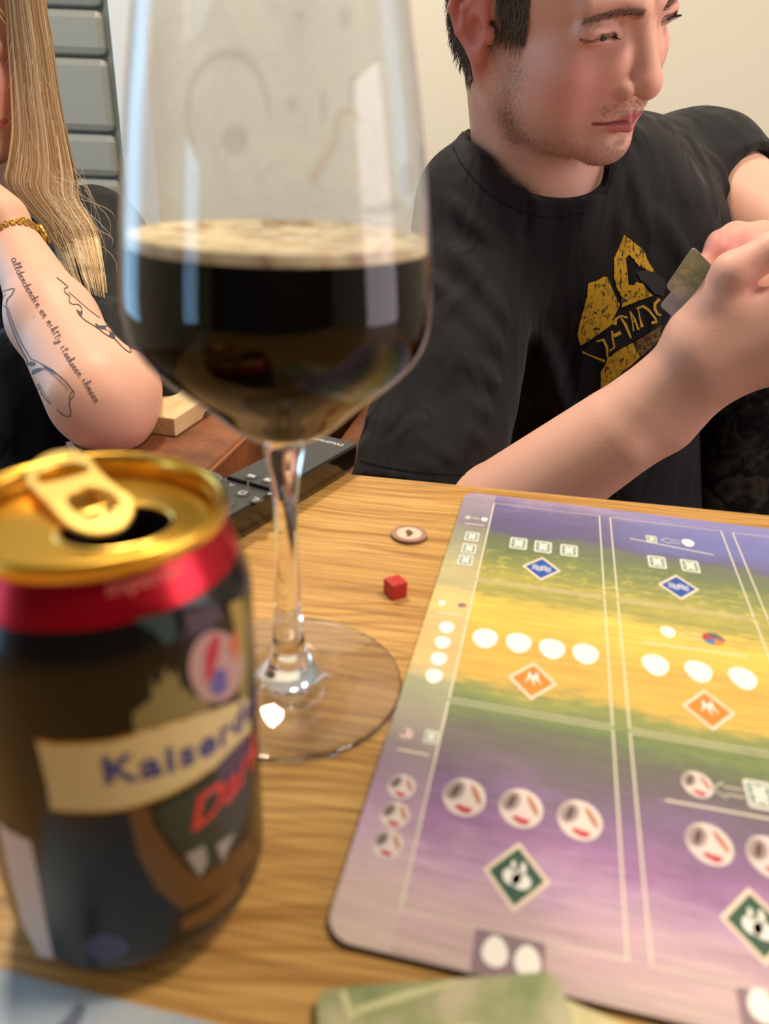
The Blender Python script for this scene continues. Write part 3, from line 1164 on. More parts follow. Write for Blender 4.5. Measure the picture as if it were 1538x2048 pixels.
po = [(.0064, .0985), (.0105, .0995), (.0164, .1030), (.0252, .1110), (.0346, .1190), (.0415, .1265), (.0447, .1340), (.0454, .1430), (.0441, .1560), (.0426, .1690), (.0408, .1815), (.0388, .1945), (.0366, .2065), (.0345, .2180), (.0328, .2270), (.0318, .2330)]
outp = smooth_profile([(r * K, gz(z)) for r, z in po], 6)
TH = .0011
inp = outp.copy()
dd = np.gradient(outp, axis=0)
nn_ = np.stack([dd[:, 1], -dd[:, 0]], 1)
nn_ /= np.linalg.norm(nn_, axis=1)[:, None]
inp = outp - nn_ * TH
inp[:, 0] = np.maximum(inp[:, 0], .0)
inp = inp[inp[:, 1] > gz(.1005)]
LVL = gz(.1575)
prof = list(map(tuple, outp)) + [(outp[-1][0] - TH / 2, outp[-1][1] + TH * .5)] + list(map(tuple, inp[inp[:, 1] > LVL - .001][::-1]))
lathe('bowl', prof, thin, glass, 128)
# beer volume meets the inner wall
inb = inp[inp[:, 1] < LVL]
beer = thing('stout_beer', 'black stout beer with thin tan foam ring inside the wine glass', 'beer', (GX, GY, 0))
beer_m = mat('stout_black', (9, 5, 3), .3, spec=.0)
e_ = .00012
lathe('liquid', [(0, gz(.1014))] + [(max(r - e_, 0), z) for r, z in inb] + [(np.interp(LVL, inp[:, 1], inp[:, 0]) - e_, LVL), (0, LVL)], beer_m, beer, 128)
foam_m = mat('tan_foam', (226, 202, 150), .7)
t = NT(foam_m)
fn_ = t.noise(t.coords((1, 1, 1)), 120, 4, .6)
t.l(t.ramp(fn_, [(.35, (178, 140, 88)), (.55, (236, 216, 170))]), t.b.inputs['Base Color'])
t.bump(t.noise(t.coords((1, 1, 1)), 700, 2), .4, .0006)
fr0 = float(np.interp(LVL + .001, inp[:, 1], inp[:, 0])) - e_
lathe('foam', [(fr0, LVL + .00005), (fr0 - .0002, LVL + .0028), (fr0 - .0015, LVL + .0034), (fr0 - .004, LVL + .0020), (fr0 - .010, LVL + .0014), (fr0 - .022, LVL + .0012), (0, LVL + .0012)], foam_m, beer, 128)
# stem and foot, solid
st = [(.0, .0983), (.0060, .0983), (.0066, .0965), (.0061, .0920), (.0050, .0856), (.0041, .0766), (.0039, .0660), (.0040, .0576), (.0046, .0373), (.0056, .0245)]
st = [(r * K, gz(z)) for r, z in st] + [(.0066, .0165), (.0085, .0115), (.0125, .0080), (.0180, .0058), (.0270, .0040), (.0370, .0028), (.0418, .0023), (.0428, .0016), (.0420, .0006), (.0380, .0003), (0, .0003)]
sp1 = smooth_profile(st[1:-1], 5)
stem_part = [(0, st[0][1])] + [tuple(p) for p in sp1 if p[1] > .0166]
foot_part = [tuple(p) for p in sp1 if p[1] <= .0166 or True]
lathe('stem_and_foot', [(0, st[0][1])] + [tuple(p) for p in sp1] + [(0, .0003)], solid, glass, 96)

# dried foam smears clinging to the upper bowl
bo = [o for o in glass.children if o.name.startswith('bowl')][0]
bvb = BVHTree.FromPolygons([v_.co + Vector((GX, GY, 0)) for v_ in bo.data.vertices], [p.vertices[:] for p in bo.data.polygons])
on_bowl = caster(bvb, .00025)


def bowl_local(x, y):
    p = on_bowl(x, y)
    return (p[0] - GX, p[1] - GY, p[2])


def film(name, rgb, a):
    mt = bpy.data.materials.new(name)
    mt.use_nodes = True
    mt.node_tree.nodes.clear()
    q = NT2(mt)
    o_ = q.n('ShaderNodeOutputMaterial')
    t0, d0, mx_ = q.n('ShaderNodeBsdfTransparent'), q.n('ShaderNodeBsdfDiffuse'), q.n('ShaderNodeMixShader')
    d0.inputs[0].default_value = lin(rgb)
    mx_.inputs[0].default_value = a
    q.l(t0.outputs[0], mx_.inputs[1])
    q.l(d0.outputs[0], mx_.inputs[2])
    q.l(mx_.outputs[0], o_.inputs[0])
    return mt


tan_f, grey_f = film('dried_foam_tan', (206, 176, 132), .30), film('dried_drop_grey', (150, 152, 158), .20)
for pts, w in (([(716, 246), (708, 226), (688, 222), (672, 244), (670, 280), (650, 318), (632, 345), (626, 372)], [8, 14, 14, 13, 15, 20, 22, 10]),
               ([(392, 300), (376, 240), (384, 170), (412, 128), (446, 108), (482, 112), (512, 140), (532, 190), (540, 240)], [6, 10, 12, 14, 20, 22, 16, 12, 6]),
               ([(520, 372), (528, 345), (548, 330), (574, 332)], [4, 6, 6, 4])):
    P_ = smooth_profile(pts, 4)
    W_ = np.interp(np.linspace(0, 1, len(P_)), np.linspace(0, 1, len(w)), w)
    ribbon('foam_residue', [(P_, list(W_), False)], bowl_local, tan_f if pts[0][0] > 600 else grey_f, glass)
for (x, y, a, b) in ((690, 34, 13, 24), (646, 212, 8, 36), (704, 180, 9, 34), (600, 32, 10, 12), (585, 208, 13, 16), (470, 280, 26, 30), (812, 360, 14, 34), (760, 420, 40, 9), (784, 410, 18, 7)):
    flat('foam_residue', [ell(x, y, a, b, 0, 16)], bowl_local, grey_f, glass)

# ------------------------------------------------------------------ loose cards on the table
leaf_pale = mat('card_leaf_print', (206, 204, 150), .5)


def card_mat(name, a, b, c, sc_):
    mt = mat(name, a, .45)
    t = NT(mt)
    n1 = t.noise(t.coords((1, 1, 1)), sc_, 4, .6, .5)
    t.l(t.ramp(n1, [(.32, a), (.5, b), (.68, c)]), t.b.inputs['Base Color'])
    return mt


green_card = card_mat('card_green_wash', (118, 138, 88), (158, 162, 112), (196, 186, 150), 45)
blue_card = card_mat('card_blue_wash', (146, 166, 182), (172, 186, 194), (190, 196, 198), 30)
cream_card = card_mat('card_cream_wash', (196, 190, 130), (222, 206, 160), (212, 198, 160), 40)


def card(name, label, corner, edge_to, material, z, flip=1, w=.057, h=.087, lift=0.0, group=None):
    a, b = np.array(corner), np.array(edge_to)
    ang = math.atan2(b[1] - a[1], b[0] - a[0])
    o = thing(name, label, 'card', (a[0], a[1], z), ang, group)
    prism('card_sheet', round_rect(0, -h if flip > 0 else 0, w, 0 if flip > 0 else h, .0035, 5), 0, .0004, material, o)
    return o


g1_, g2_ = on_z(634, 1978, .0036), on_z(1113, 1942, .0036)
gc = card('game_card', 'green watercolour card lying over the near edge of the game board', g1_[:2], g2_[:2], green_card, .0032, w=float(np.linalg.norm(g2_ - g1_)))
gc.rotation_euler.x = math.radians(-1.2)
for pts in ([(.006, -.001), (.012, -.020), (.016, -.040)], [(.009, -.006), (.022, -.003), (.034, .0)], [(.012, -.020), (.026, -.012), (.040, -.014)], [(.009, -.008), (.004, -.018), (.002, -.030)], [(.016, -.040), (.030, -.030), (.046, -.034)]):
    pts = [(p, min(q, -.001)) for p, q in pts]
    ribbon('leaf_print', [(pts, [.0016, .0022, .0010], False)], lambda x, y: (x, y, .00045), leaf_pale, gc)
flat('leaf_print', [[(.020, -.016), (.027, -.012), (.036, -.011), (.043, -.016), (.036, -.021), (.027, -.021)]], lambda x, y: (x, y, .00045), leaf_pale, gc)
k1, k2 = on_z(1113, 1990, .0030), on_z(1260, 2055, .0030)
kd = (k2 - k1) / np.linalg.norm(k2 - k1)
k0 = k1 - kd * .006
card('game_card', 'cream and green card half hidden beneath the green watercolour card', k0[:2], k2[:2], cream_card, .0027, w=.057)
b1_, b2_ = on_z(-60, 1922.5, .0005), on_z(430, 2048, .0005)
bd = (b2_ - b1_) / np.linalg.norm(b2_ - b1_)
b0_ = b1_ - bd * .005
bcard = card('game_card', 'pale blue card with grey bird mark lying beside the beer can', b0_[:2], b2_[:2], blue_card, .0001, w=.087, h=.057)
grey_mark = mat('card_grey_mark', (112, 118, 132), .5)
pm = on_z(150, 2030, .0005) - b0_
ca_, sa_ = bd[0], bd[1]
mu, mv = pm[0] * ca_ + pm[1] * sa_, -pm[0] * sa_ + pm[1] * ca_
flat('bird_mark', [[(mu - .001, mv + .0028), (mu + .0016, mv + .0026), (mu + .0022, mv), (mu + .0016, mv - .006), (mu + .003, mv - .018), (mu - .006, mv - .016), (mu - .004, mv - .008), (mu - .0018, mv - .001)]], lambda x, y: (x, y, .00045), grey_mark, bcard)

# ------------------------------------------------------------------ leather seating
leather = mat('brown_leather', (126, 74, 40), .55, spec=.4)
t = NT(leather)
ln = t.noise(t.coords((1, 1, 1)), 14, 5, .65)
t.l(t.ramp(ln, [(.3, (84, 45, 24)), (.55, (132, 78, 42)), (.75, (152, 94, 54))]), t.b.inputs['Base Color'])
t.bump(t.noise(t.coords((1, 1, 1)), 260, 3), .25, .002)
e1, e2 = on_z(430, 925, AZ), on_z(495, 865, AZ)
sang = math.atan2(e2[1] - e1[1], e2[0] - e1[0]) - math.pi / 2
sofa = thing('leather_sofa', 'brown leather sofa whose broad flat armrest carries a wooden tray', 'sofa', (e1[0], e1[1], FLOOR_Z), sang)
up_ = AZ - FLOOR_Z
box('armrest', (-.135, -.115, .05), (0, .85, up_), leather, sofa, .006, 3)
box('seam_piping', (-.001, -.111, up_ - .006), (.0012, .848, up_ - .0025), mat('leather_piping', (148, 92, 54), .6), sofa, .0008)
box('seat_cushion', (-1.05, .10, .18), (-.128, .80, .40), leather, sofa, .03, 4)
box('backrest', (-1.05, .80, .05), (0, 1.0, .66), leather, sofa, .03, 4)
for x in (-1.0, -.06):
    for y in (-.08, .92):
        box('leg', (x, y, 0), (x + .04, y + .04, .05), mat('dark_wood_leg', (50, 34, 24), .5), sofa)
f1 = on_z(507, 862, -.075)
chair = thing('leather_armchair', 'brown leather armchair beside the sofa where the seated man sits', 'armchair', (e1[0] + .030, e1[1] + .012, FLOOR_Z), sang)
box('armrest', (0, .03, .05), (.115, .72, -.118 - FLOOR_Z), leather, chair, .014, 4)
box('seat_cushion', (.12, .08, .18), (.70, .60, .36), leather, chair, .03, 4)
box('backrest', (0, .62, .05), (.84, .78, .74), leather, chair, .03, 4)
box('armrest', (.71, .03, .05), (.83, .62, .50), leather, chair, .014, 4)
for x in (.02, .78):
    for y in (.05, .70):
        box('leg', (x, y, 0), (x + .04, y + .04, .05), MATS['dark_wood_leg'], chair)

# wooden sofa tray
pine = mat('pale_pine', (222, 190, 140), .5)
t = NT(pine)
pn = t.noise(t.coords((80, 8, 60)), 1, 4, .6, .6)
t.l(t.ramp(pn, [(.35, (206, 168, 116)), (.6, (232, 204, 158))]), t.b.inputs['Base Color'])
q1 = on_z(352, 874, AZ)
wt = thing('wooden_tray', 'pale pine wooden tray block resting on the sofa armrest', 'tray', (q1[0], q1[1], AZ), sang + math.radians(-3))
bm = bmesh.new()
prof_ = [(0, 0), (.050, 0), (.056, .0045), (.092, .0045), (.098, 0), (.17, 0), (.17, .0165), (.0, .0165)]
vsA = [bm.verts.new((0, y, z)) for y, z in prof_]
vsB = [bm.verts.new((-.080, y, z)) for y, z in prof_]
n = len(prof_)
for k in range(n):
    bm.faces.new((vsA[k], vsA[(k + 1) % n], vsB[(k + 1) % n], vsB[k]))
bm.faces.new(vsA)
bm.faces.new(vsB[::-1])
bmesh.ops.recalc_face_normals(bm, faces=bm.faces)
bmesh.ops.bevel(bm, geom=list(bm.edges), offset=.0012, segments=2, profile=.5, affect='EDGES')
bm_obj('tray_block', bm, pine, wt)
# ------------------------------------------------------------------ implicit-surface modelling for the people


def A3(*v):
    return np.array(v, float)


def s_sph(P, c, r):
    return np.linalg.norm(P - c, axis=1) - r


def s_ell(P, c, r):
    q = (P - c) / r
    k0 = np.linalg.norm(q, axis=1)
    k1 = np.linalg.norm(q / r, axis=1) + 1e-9
    return k0 * (k0 - 1) / k1


def s_rc(P, a, b, ra, rb):
    a, b = np.asarray(a, float), np.asarray(b, float)
    ab = b - a
    h = np.clip(((P - a) @ ab) / (ab @ ab), 0, 1)
    return np.linalg.norm(P - a - h[:, None] * ab, axis=1) - (ra + h * (rb - ra))


def s_chain(P, pts, rs, k=.004):
    d = None
    for i in range(len(pts) - 1):
        e = s_rc(P, pts[i], pts[i + 1], rs[i], rs[i + 1])
        d = e if d is None else smin(d, e, k)
    return d


def smin(a, b, k):
    h = np.maximum(k - np.abs(a - b), 0) / k
    return np.minimum(a, b) - h * h * k * .25


def smax(a, b, k):
    return -smin(-a, -b, k)


def _hash(ix, iy, iz):
    h = (ix * 374761393 + iy * 668265263 + iz * 2147483647 + 1013904223) & 0xFFFFFFFF
    h = ((h ^ (h >> 13)) * 1274126177) & 0xFFFFFFFF
    return ((h ^ (h >> 16)) & 0xFFFF) / 65535.0


def vnoise(P):
    i = np.floor(P).astype(np.int64)
    f = P - i
    u = f * f * (3 - 2 * f)
    r = 0
    for dx in (0, 1):
        for dy in (0, 1):
            for dz in (0, 1):
                w = (u[:, 0] if dx else 1 - u[:, 0]) * (u[:, 1] if dy else 1 - u[:, 1]) * (u[:, 2] if dz else 1 - u[:, 2])
                r = r + w * _hash(i[:, 0] + dx, i[:, 1] + dy, i[:, 2] + dz)
    return r


def surface_nets(f, lo, hi, h):
    lo, hi = np.asarray(lo, float), np.asarray(hi, float)
    n = np.ceil((hi - lo) / h).astype(int) + 1
    ax = [lo[i] + h * np.arange(n[i]) for i in range(3)]
    V = np.empty(n, np.float32)
    YZ = np.stack(np.meshgrid(ax[1], ax[2], indexing='ij'), -1).reshape(-1, 2)
    step = max(1, int(400000 / len(YZ)))
    for s in range(0, n[0], step):
        xs = ax[0][s:s + step]
        P = np.empty((len(xs) * len(YZ), 3))
        P[:, 0] = np.repeat(xs, len(YZ))
        P[:, 1:] = np.tile(YZ, (len(xs), 1))
        V[s:s + step] = f(P).reshape(len(xs), n[1], n[2])
    S = V < 0
    acc = np.zeros(tuple(n - 1) + (3,), np.float32)
    cnt = np.zeros(tuple(n - 1), np.float32)

    def sl(o):
        return tuple(slice(o[i], o[i] + n[i] - 1) for i in range(3))
    for axis in range(3):
        o1, o2 = [a for a in range(3) if a != axis]
        for b1 in (0, 1):
            for b2 in (0, 1):
                a = [0, 0, 0]
                a[o1], a[o2] = b1, b2
                b = list(a)
                b[axis] = 1
                va, vb = V[sl(a)], V[sl(b)]
                m_ = S[sl(a)] != S[sl(b)]
                tt = np.where(m_, va / np.where(m_, va - vb, 1), 0)
                acc[..., axis] += np.where(m_, tt, 0)
                acc[..., o1] += np.where(m_, b1, 0)
                acc[..., o2] += np.where(m_, b2, 0)
                cnt += m_
    act = cnt > 0
    idx = -np.ones(act.shape, np.int64)
    idx[act] = np.arange(act.sum())
    cells = np.argwhere(act)
    verts = lo + h * (cells + acc[act] / cnt[act][:, None])
    faces = []
    for axis in range(3):
        o1, o2 = (axis + 1) % 3, (axis + 2) % 3
        a = [slice(None)] * 3
        b = [slice(None)] * 3
        a[axis], b[axis] = slice(0, n[axis] - 1), slice(1, n[axis])
        ch = S[tuple(a)] != S[tuple(b)]
        E = np.argwhere(ch)
        ok = (E[:, o1] > 0) & (E[:, o2] > 0) & (E[:, o1] < n[o1] - 1) & (E[:, o2] < n[o2] - 1)
        E = E[ok]
        fl = S[tuple(a)][tuple(E.T)]
        q = []
        for d1, d2 in ((1, 1), (0, 1), (0, 0), (1, 0)):
            c = E.copy()
            c[:, o1] -= d1
            c[:, o2] -= d2
            q.append(idx[tuple(c.T)])
        q = np.stack(q, 1)
        q[~fl] = q[~fl][:, ::-1]
        faces.append(q)
    return verts, np.concatenate(faces)


def subdivide(V, Q):
    n = len(V)
    e = np.concatenate([Q[:, [i, (i + 1) % 4]] for i in range(4)])
    es = np.sort(e, 1)
    key = es[:, 0] * n + es[:, 1]
    uk, inv = np.unique(key, return_inverse=True)
    eu = np.stack([uk // n, uk % n], 1)
    em = (V[eu[:, 0]] + V[eu[:, 1]]) / 2
    fc = V[Q].mean(1)
    m_ = len(Q)
    ei = inv.reshape(4, m_).T + n
    ci = np.arange(m_) + n + len(eu)
    out = [np.stack([Q[:, i], ei[:, i], ci, ei[:, i - 1]], 1) for i in range(4)]
    return np.concatenate([V, em, fc]), np.concatenate(out)


def project(V, f, it=2, e=2e-4):
    for _ in range(it):
        d = f(V)
        g = np.stack([(f(V + e * np.eye(3)[i]) - f(V - e * np.eye(3)[i])) / (2 * e) for i in range(3)], 1)
        g2 = np.maximum((g * g).sum(1), .2)
        stp = g * (d / g2)[:, None]
        ln = np.linalg.norm(stp, axis=1)
        stp *= np.minimum(1, .003 / np.maximum(ln, 1e-9))[:, None]
        V = V - stp
    return V


def sdf_mesh(f, lo, hi, h, sub=1):
    V, Q = surface_nets(f, lo, hi, h)
    V = project(V, f, 1)
    for _ in range(sub):
        V, Q = subdivide(V, Q)
        V = project(V, f, 2)
    return V, Q


def bounds(pts, pad):
    P = np.array(pts)
    return P.min(0) - pad, P.max(0) + pad


def rot_m(a, b, c):
    ca, sa, cb, sb, cc, sc_ = math.cos(a), math.sin(a), math.cos(b), math.sin(b), math.cos(c), math.sin(c)
    return np.array([[ca, -sa, 0], [sa, ca, 0], [0, 0, 1]]) @ np.array([[1, 0, 0], [0, cb, -sb], [0, sb, cb]]) @ np.array([[cc, 0, sc_], [0, 1, 0], [-sc_, 0, cc]])


def head_local(L, fem=False, ears=True):
    """head in its own axes: x right/left (mirrored), y forward, z up; origin between the ear canals"""
    M = L.copy()
    M[:, 0] = np.abs(M[:, 0]) * (1.16 if fem else 1.0)
    d = s_ell(M, A3(0, -.008, .047), A3(.077, .098, .087))
    d = smin(d, s_ell(M, A3(0, .040, .042), A3(.063, .060, .062)), .02)
    d = smin(d, s_ell(M, A3(0, .040, -.02), A3(.059, .058, .070)), .02)
    d = smin(d, s_ell(M, A3(0, -.056, -.004), A3(.060, .050, .062)), .03)
    jw = .046 if fem else .051
    d = smin(d, s_rc(M, A3(jw, .010, -.050), A3(.014, .080, -.083), .019, .015), .022)
    d = smin(d, s_sph(M, A3(0, .087, -.083), .0165), .014)
    d = smin(d, s_ell(M, A3(.043, .062, -.014), A3(.021, .026, .020)), .016)
    d = smin(d, s_rc(M, A3(.010, .099, .031), A3(.045, .081, .034), .0085 if not fem else .006, .007), .012)
    d = smax(d, -s_sph(M, A3(.036, .110, .016), .0165), .013)
    d = smin(d, s_ell(M, A3(.0370, .0815, .0165), A3(.0185, .0148, .0120)), .005)
    # lid crease and the narrow downcast opening
    d = smin(d, s_ell(M, A3(.037, .050, -.044), A3(.022, .031, .034)), .035)
    d = smin(d, s_ell(M, A3(.018, .088, -.014), A3(.014, .018, .024)), .018)
    # downcast eye: almond opening under the lid, lid crease above it
    d = smax(d, -s_chain(M, [A3(.0220, .0930, .0110), A3(.0300, .0968, .0128), A3(.0420, .0952, .0134), A3(.0535, .0850, .0125)], [.0006, .0024, .0025, .0005], .002), .0012)
    d = smax(d, -s_chain(M, [A3(.0220, .0940, .0200), A3(.0310, .0972, .0238), A3(.0430, .0940, .0240), A3(.0550, .0840, .0190)], [.0005, .0008, .0008, .0005], .002), .0025)
    # nose
    d = smin(d, s_rc(M, A3(0, .098, .022), A3(0, .1150, -.018), .0074, .0105), .010)
    d = smin(d, s_sph(M, A3(0, .1165, -.0240), .0112), .006)
    d = smin(d, s_ell(M, A3(.0150, .1040, -.0270), A3(.0080, .0115, .0085)), .004)
    d = smax(d, -s_ell(M, A3(.0080, .1100, -.0365), A3(.0038, .0060, .0040)), .002)
    # mouth
    d = smin(d, s_ell(M, A3(0, .083, -.047), A3(.033, .022, .026)), .012)
    d = smin(d, s_rc(M, A3(.004, .1045, -.0505), A3(.029, .0915, -.0535), .0044, .0020), .004)
    d = smin(d, s_rc(M, A3(0, .1035, -.0615), A3(.024, .0925, -.0575), .0066, .0028), .004)
    d = smax(d, -s_rc(M, A3(0, .1105, -.0558), A3(.032, .0935, -.0550), .0009, .0008), .002)
    d = smax(d, -s_ell(M, A3(0, .1040, -.0715), A3(.016, .006, .0045)), .006)
    d = smax(d, -s_rc(M, A3(0, .1125, -.036), A3(0, .1115, -.046), .0018, .0022), .005)
    if ears:
        hx = [A3(.072, -.002, .014), A3(.077, -.006, .030), A3(.083, -.018, .036), A3(.087, -.032, .030), A3(.088, -.037, .014), A3(.084, -.031, -.003), A3(.079, -.020, -.014)]
        ear = s_chain(M, hx, [.0035, .0042, .0044, .0044, .0042, .0042, .0045], .003)
        ear = smin(ear, s_ell(M, A3(.0790, -.019, .009), A3(.0055, .020, .028)), .006)
        ear = smin(ear, s_chain(M, [A3(.081, -.014, .026), A3(.084, -.025, .016), A3(.084, -.026, .000), A3(.080, -.018, -.009)], [.003, .0038, .0036, .003], .003), .003)
        ear = smin(ear, s_ell(M, A3(.0780, -.010, -.0165), A3(.006, .0095, .0095)), .006)
        ear = smax(ear, -s_ell(M, A3(.086, -.011, .001), A3(.009, .009, .0115)), .004)
        ear = smin(ear, s_ell(M, A3(.0755, .001, -.001), A3(.0045, .0050, .0070)), .004)
        d = smin(d, ear, .006)
    return d


def smoothstep(a, b, x):
    t_ = np.clip((x - a) / (b - a), 0, 1)
    return t_ * t_ * (3 - 2 * t_)


def head_colors(L, base, stubble=True, fem=False):
    M = L.copy()
    M[:, 0] = np.abs(M[:, 0])
    c = np.tile(np.array(base), (len(L), 1))

    def blend(mask, col):
        c[:] = c * (1 - mask[:, None]) + np.array(col) * mask[:, None]

    def blob(p, r, s=1.0):
        q = (M - A3(*p)) / A3(*r)
        return s * np.exp(-(q * q).sum(1))
    pink = np.array(lin((236, 150, 148))[:3])
    blend(blob((.044, .075, -.022), (.034, .040, .034), .55), pink)
    blend(blob((0, .118, -.022), (.016, .03, .016), .3), pink)
    blend(smoothstep(.073, .079, M[:, 0]) * (M[:, 1] < .012) * (np.abs(M[:, 2]) < .05) * .6, np.array(lin((206, 92, 84))[:3]))
    # lips
    lip = smoothstep(.0030, .0012, np.abs(s_rc(M, A3(.004, .1050, -.0515), A3(.028, .0925, -.0575), .0034, .0010)) * 0 + np.minimum(s_rc(M, A3(.003, .1060, -.0525), A3(.029, .0920, -.0545), .0030, .0012), s_rc(M, A3(0, .1058, -.0615), A3(.023, .0935, -.0575), .0056, .0020)))
    blend(np.clip(lip, 0, 1) * .75, np.array(lin((196, 92, 100))[:3]))
    line = smoothstep(.0014, .0004, s_rc(M, A3(0, .1105, -.0558), A3(.032, .0935, -.0550), .0012, .0010))
    blend(line * .7, np.array(lin((96, 36, 38))[:3]))
    # eye line
    eye = smoothstep(.0014, .0002, s_chain(M, [A3(.0220, .0930, .0118), A3(.0300, .0968, .0150), A3(.0420, .0952, .0156), A3(.0535, .0850, .0132)], [.0006, .0008, .0008, .0006], .002))
    blend(eye * .9, np.array(lin((52, 34, 30))[:3]))
    blend(blob((.037, .094, .017), (.018, .02, .010), .22), np.array(lin((176, 118, 108))[:3]))
    if stubble:
        nz_ = vnoise(L * 900)
        jawm = smoothstep(-.125, -.100, M[:, 2]) * smoothstep(-.040, -.070, M[:, 2]) * smoothstep(.0, .02, M[:, 1]) * (1 - .5 * smoothstep(.09, .1, M[:, 1]))
        side = np.exp(-((M[:, 1] - .022) / .014) ** 2) * smoothstep(.0, -.03, M[:, 2]) * (M[:, 2] > -.09)
        must = blob((.016, .102, -.043), (.018, .012, .006), .8)
        chin = blob((0, .1, -.086), (.02, .02, .012), .5)
        mk = np.clip(jawm * .32 + side * .38 + must * .8 + chin * .8, 0, .8) * (.35 + .65 * nz_)
        mk *= 1 - np.clip(lip, 0, 1)
        blend(np.clip(mk, 0, .8), np.array(lin((104, 82, 74))[:3]))
    return c


def hair_strands(roots, dirs, lengths, r0, cols, seg=4, bend=None, sides=3):
    """tapered hair tubes as one mesh"""
    V, Fc, C = [], [], []
    for i in range(len(roots)):
        p, d, L = roots[i], dirs[i] / (np.linalg.norm(dirs[i]) + 1e-9), lengths[i]
        a = np.cross(d, A3(.3, .5, .8))
        a /= np.linalg.norm(a) + 1e-9
        b = np.cross(d, a)
        base = len(V)
        for s in range(seg):
            t_ = s / (seg - 1)
            q = p + d * L * t_ + (bend[i] * L * t_ * t_ if bend is not None else 0)
            r = r0 * (1 - .85 * t_)
            for k in range(sides):
                an = 2 * math.pi * k / sides
                V.append(q + (a * math.cos(an) + b * math.sin(an)) * r)
                C.append(cols[i])
            if s:
                o = base + (s - 1) * sides
                for k in range(sides):
                    Fc.append((o + k, o + (k + 1) % sides, o + sides + (k + 1) % sides, o + sides + k))
    return V, Fc, C


def vcol_mat(name, rough=.5, sss=0.0, spec=.4, bump=None):
    mt = mat(name, (200, 160, 140), rough, spec=spec)
    t = NT(mt)
    at = t.n('ShaderNodeAttribute', attribute_name='Col')
    t.l(at.outputs[0], t.b.inputs['Base Color'])
    if sss:
        t.b.inputs['Subsurface Weight'].default_value = sss
        t.b.inputs['Subsurface Radius'].default_value = (1, .4, .2)
        t.b.inputs['Subsurface Scale'].default_value = .006
    if bump:
        t.bump(t.noise(t.coords((1, 1, 1)), bump[0], 3, .6), bump[1], bump[2])
    return mt


skin_m = vcol_mat('skin', .48, .12, .35, (420, .12, .0012))
hair_m = vcol_mat('hair', .48, 0, .4)
SKIN = np.array(lin((230, 178, 156))[:3])
SKIN_W = np.array(lin((228, 176, 150))[:3])

# black jersey with woven noise
tee = mat('black_jersey', (17, 17, 20), .8, spec=.3)
t = NT(tee)
t.b.inputs['Sheen Weight'].default_value = .08
t.b.inputs['Sheen Roughness'].default_value = .5
wr = t.noise(t.coords((1, .6, .28), (0, .35, 0)), 30, 2, .45, .5)
t.bump(wr, .75, .016)


def person(name, label):
    return thing(name, label, 'person')


# ================================================================== the man
HO = A3(.1354, .8134, .2953)
HR = rot_m(-2.4716, -.3082, .2965)
SR, SL = on_y(968, 425, .875), on_y(1392, 345, 1.0)
ER, WR = on_y(840, 1100, .66), on_y(1392, 738, .605)
EL, WL = on_y(1650, 530, .83), on_y(1570, 560, .70)
NB = on_y(1068, 425, .935)
NT_ = HO + HR @ A3(.004, -.024, -.03)
NC = on_y(1092, 425, .880)
HEM_R = on_y(848, 1000, .70)
HEM_L = on_y(1478, 398, .945)
UB = (SR + SL) / 2 + A3(0, .02, -.06)
PV = on_y(1200, 1180, 1.02)


def man_neck(P):
    return smin(s_rc(P, NT_, NB, .058, .064), s_rc(P, NT_, NC, .056, .064), .02)


def man_head(P):
    L = (P - HO) @ HR
    d = head_local(L)
    d = smin(d, man_neck(P), .018)
    # sternomastoid and throat
    d = smin(d, s_rc(P, HO + HR @ A3(.058, -.01, -.035), on_y(1130, 400, .85), .016, .014), .02)
    return d


def man_forearm_r(P):
    d = s_rc(P, ER, WR, .038, .0235)
    bl = on_y(960, 1075, .65)
    bm_ = on_y(1240, 880, .615)
    d = smin(d, s_rc(P, bl, bm_, .043, .032), .03)
    d = smin(d, s_rc(P, SR, ER, .055, .044), .03)
    # wrist is flattened and broad
    wb = on_y(1378, 706, .60)
    wc = on_y(1412, 752, .607)
    d = smin(d, s_rc(P, on_y(1300, 796, .61), wb, .022, .020), .02)
    d = smin(d, s_rc(P, on_y(1330, 840, .615), wc, .027, .025), .02)
    # palm: metacarpals
    kn = [(1592, 596, .578), (1612, 640, .572), (1606, 680, .574), (1584, 732, .582)]
    st_ = [(1396, 668, .600), (1402, 700, .598), (1408, 726, .600), (1414, 752, .605)]
    for (a, b), r in zip(zip(st_, kn), (.0155, .0155, .0150, .0140)):
        d = smin(d, s_rc(P, on_y(*a), on_y(*b), r + .004, r - .002), .018)
    d = smin(d, s_rc(P, on_y(1412, 660, .606), on_y(1450, 600, .594), .020, .017), .018)
    # thumb, leaving the side of the palm
    th = [on_y(1424, 622, .598), on_y(1466, 546, .588), on_y(1545, 500, .584), on_y(1606, 498, .594)]
    d = smin(d, s_chain(P, th, [.0175, .0150, .0125, .0100], .005), .006)
    # four fingers curled round the cards
    fg = [[(1592, 596, .578), (1660, 566, .590), (1672, 566, .618), (1640, 576, .634)],
          [(1612, 640, .572), (1690, 610, .588), (1702, 616, .618), (1660, 628, .636)],
          [(1606, 680, .574), (1682, 672, .590), (1694, 676, .618), (1652, 684, .634)],
          [(1584, 732, .582), (1646, 730, .598), (1656, 732, .620), (1622, 736, .632)]]
    for f_, r in zip(fg, (.0100, .0102, .0096, .0086)):
        d = smin(d, s_chain(P, [on_y(*q) for q in f_], [r + .0012, r, r * .92, r * .82], .003), .004)
    # tendons over the back of the hand
    return d


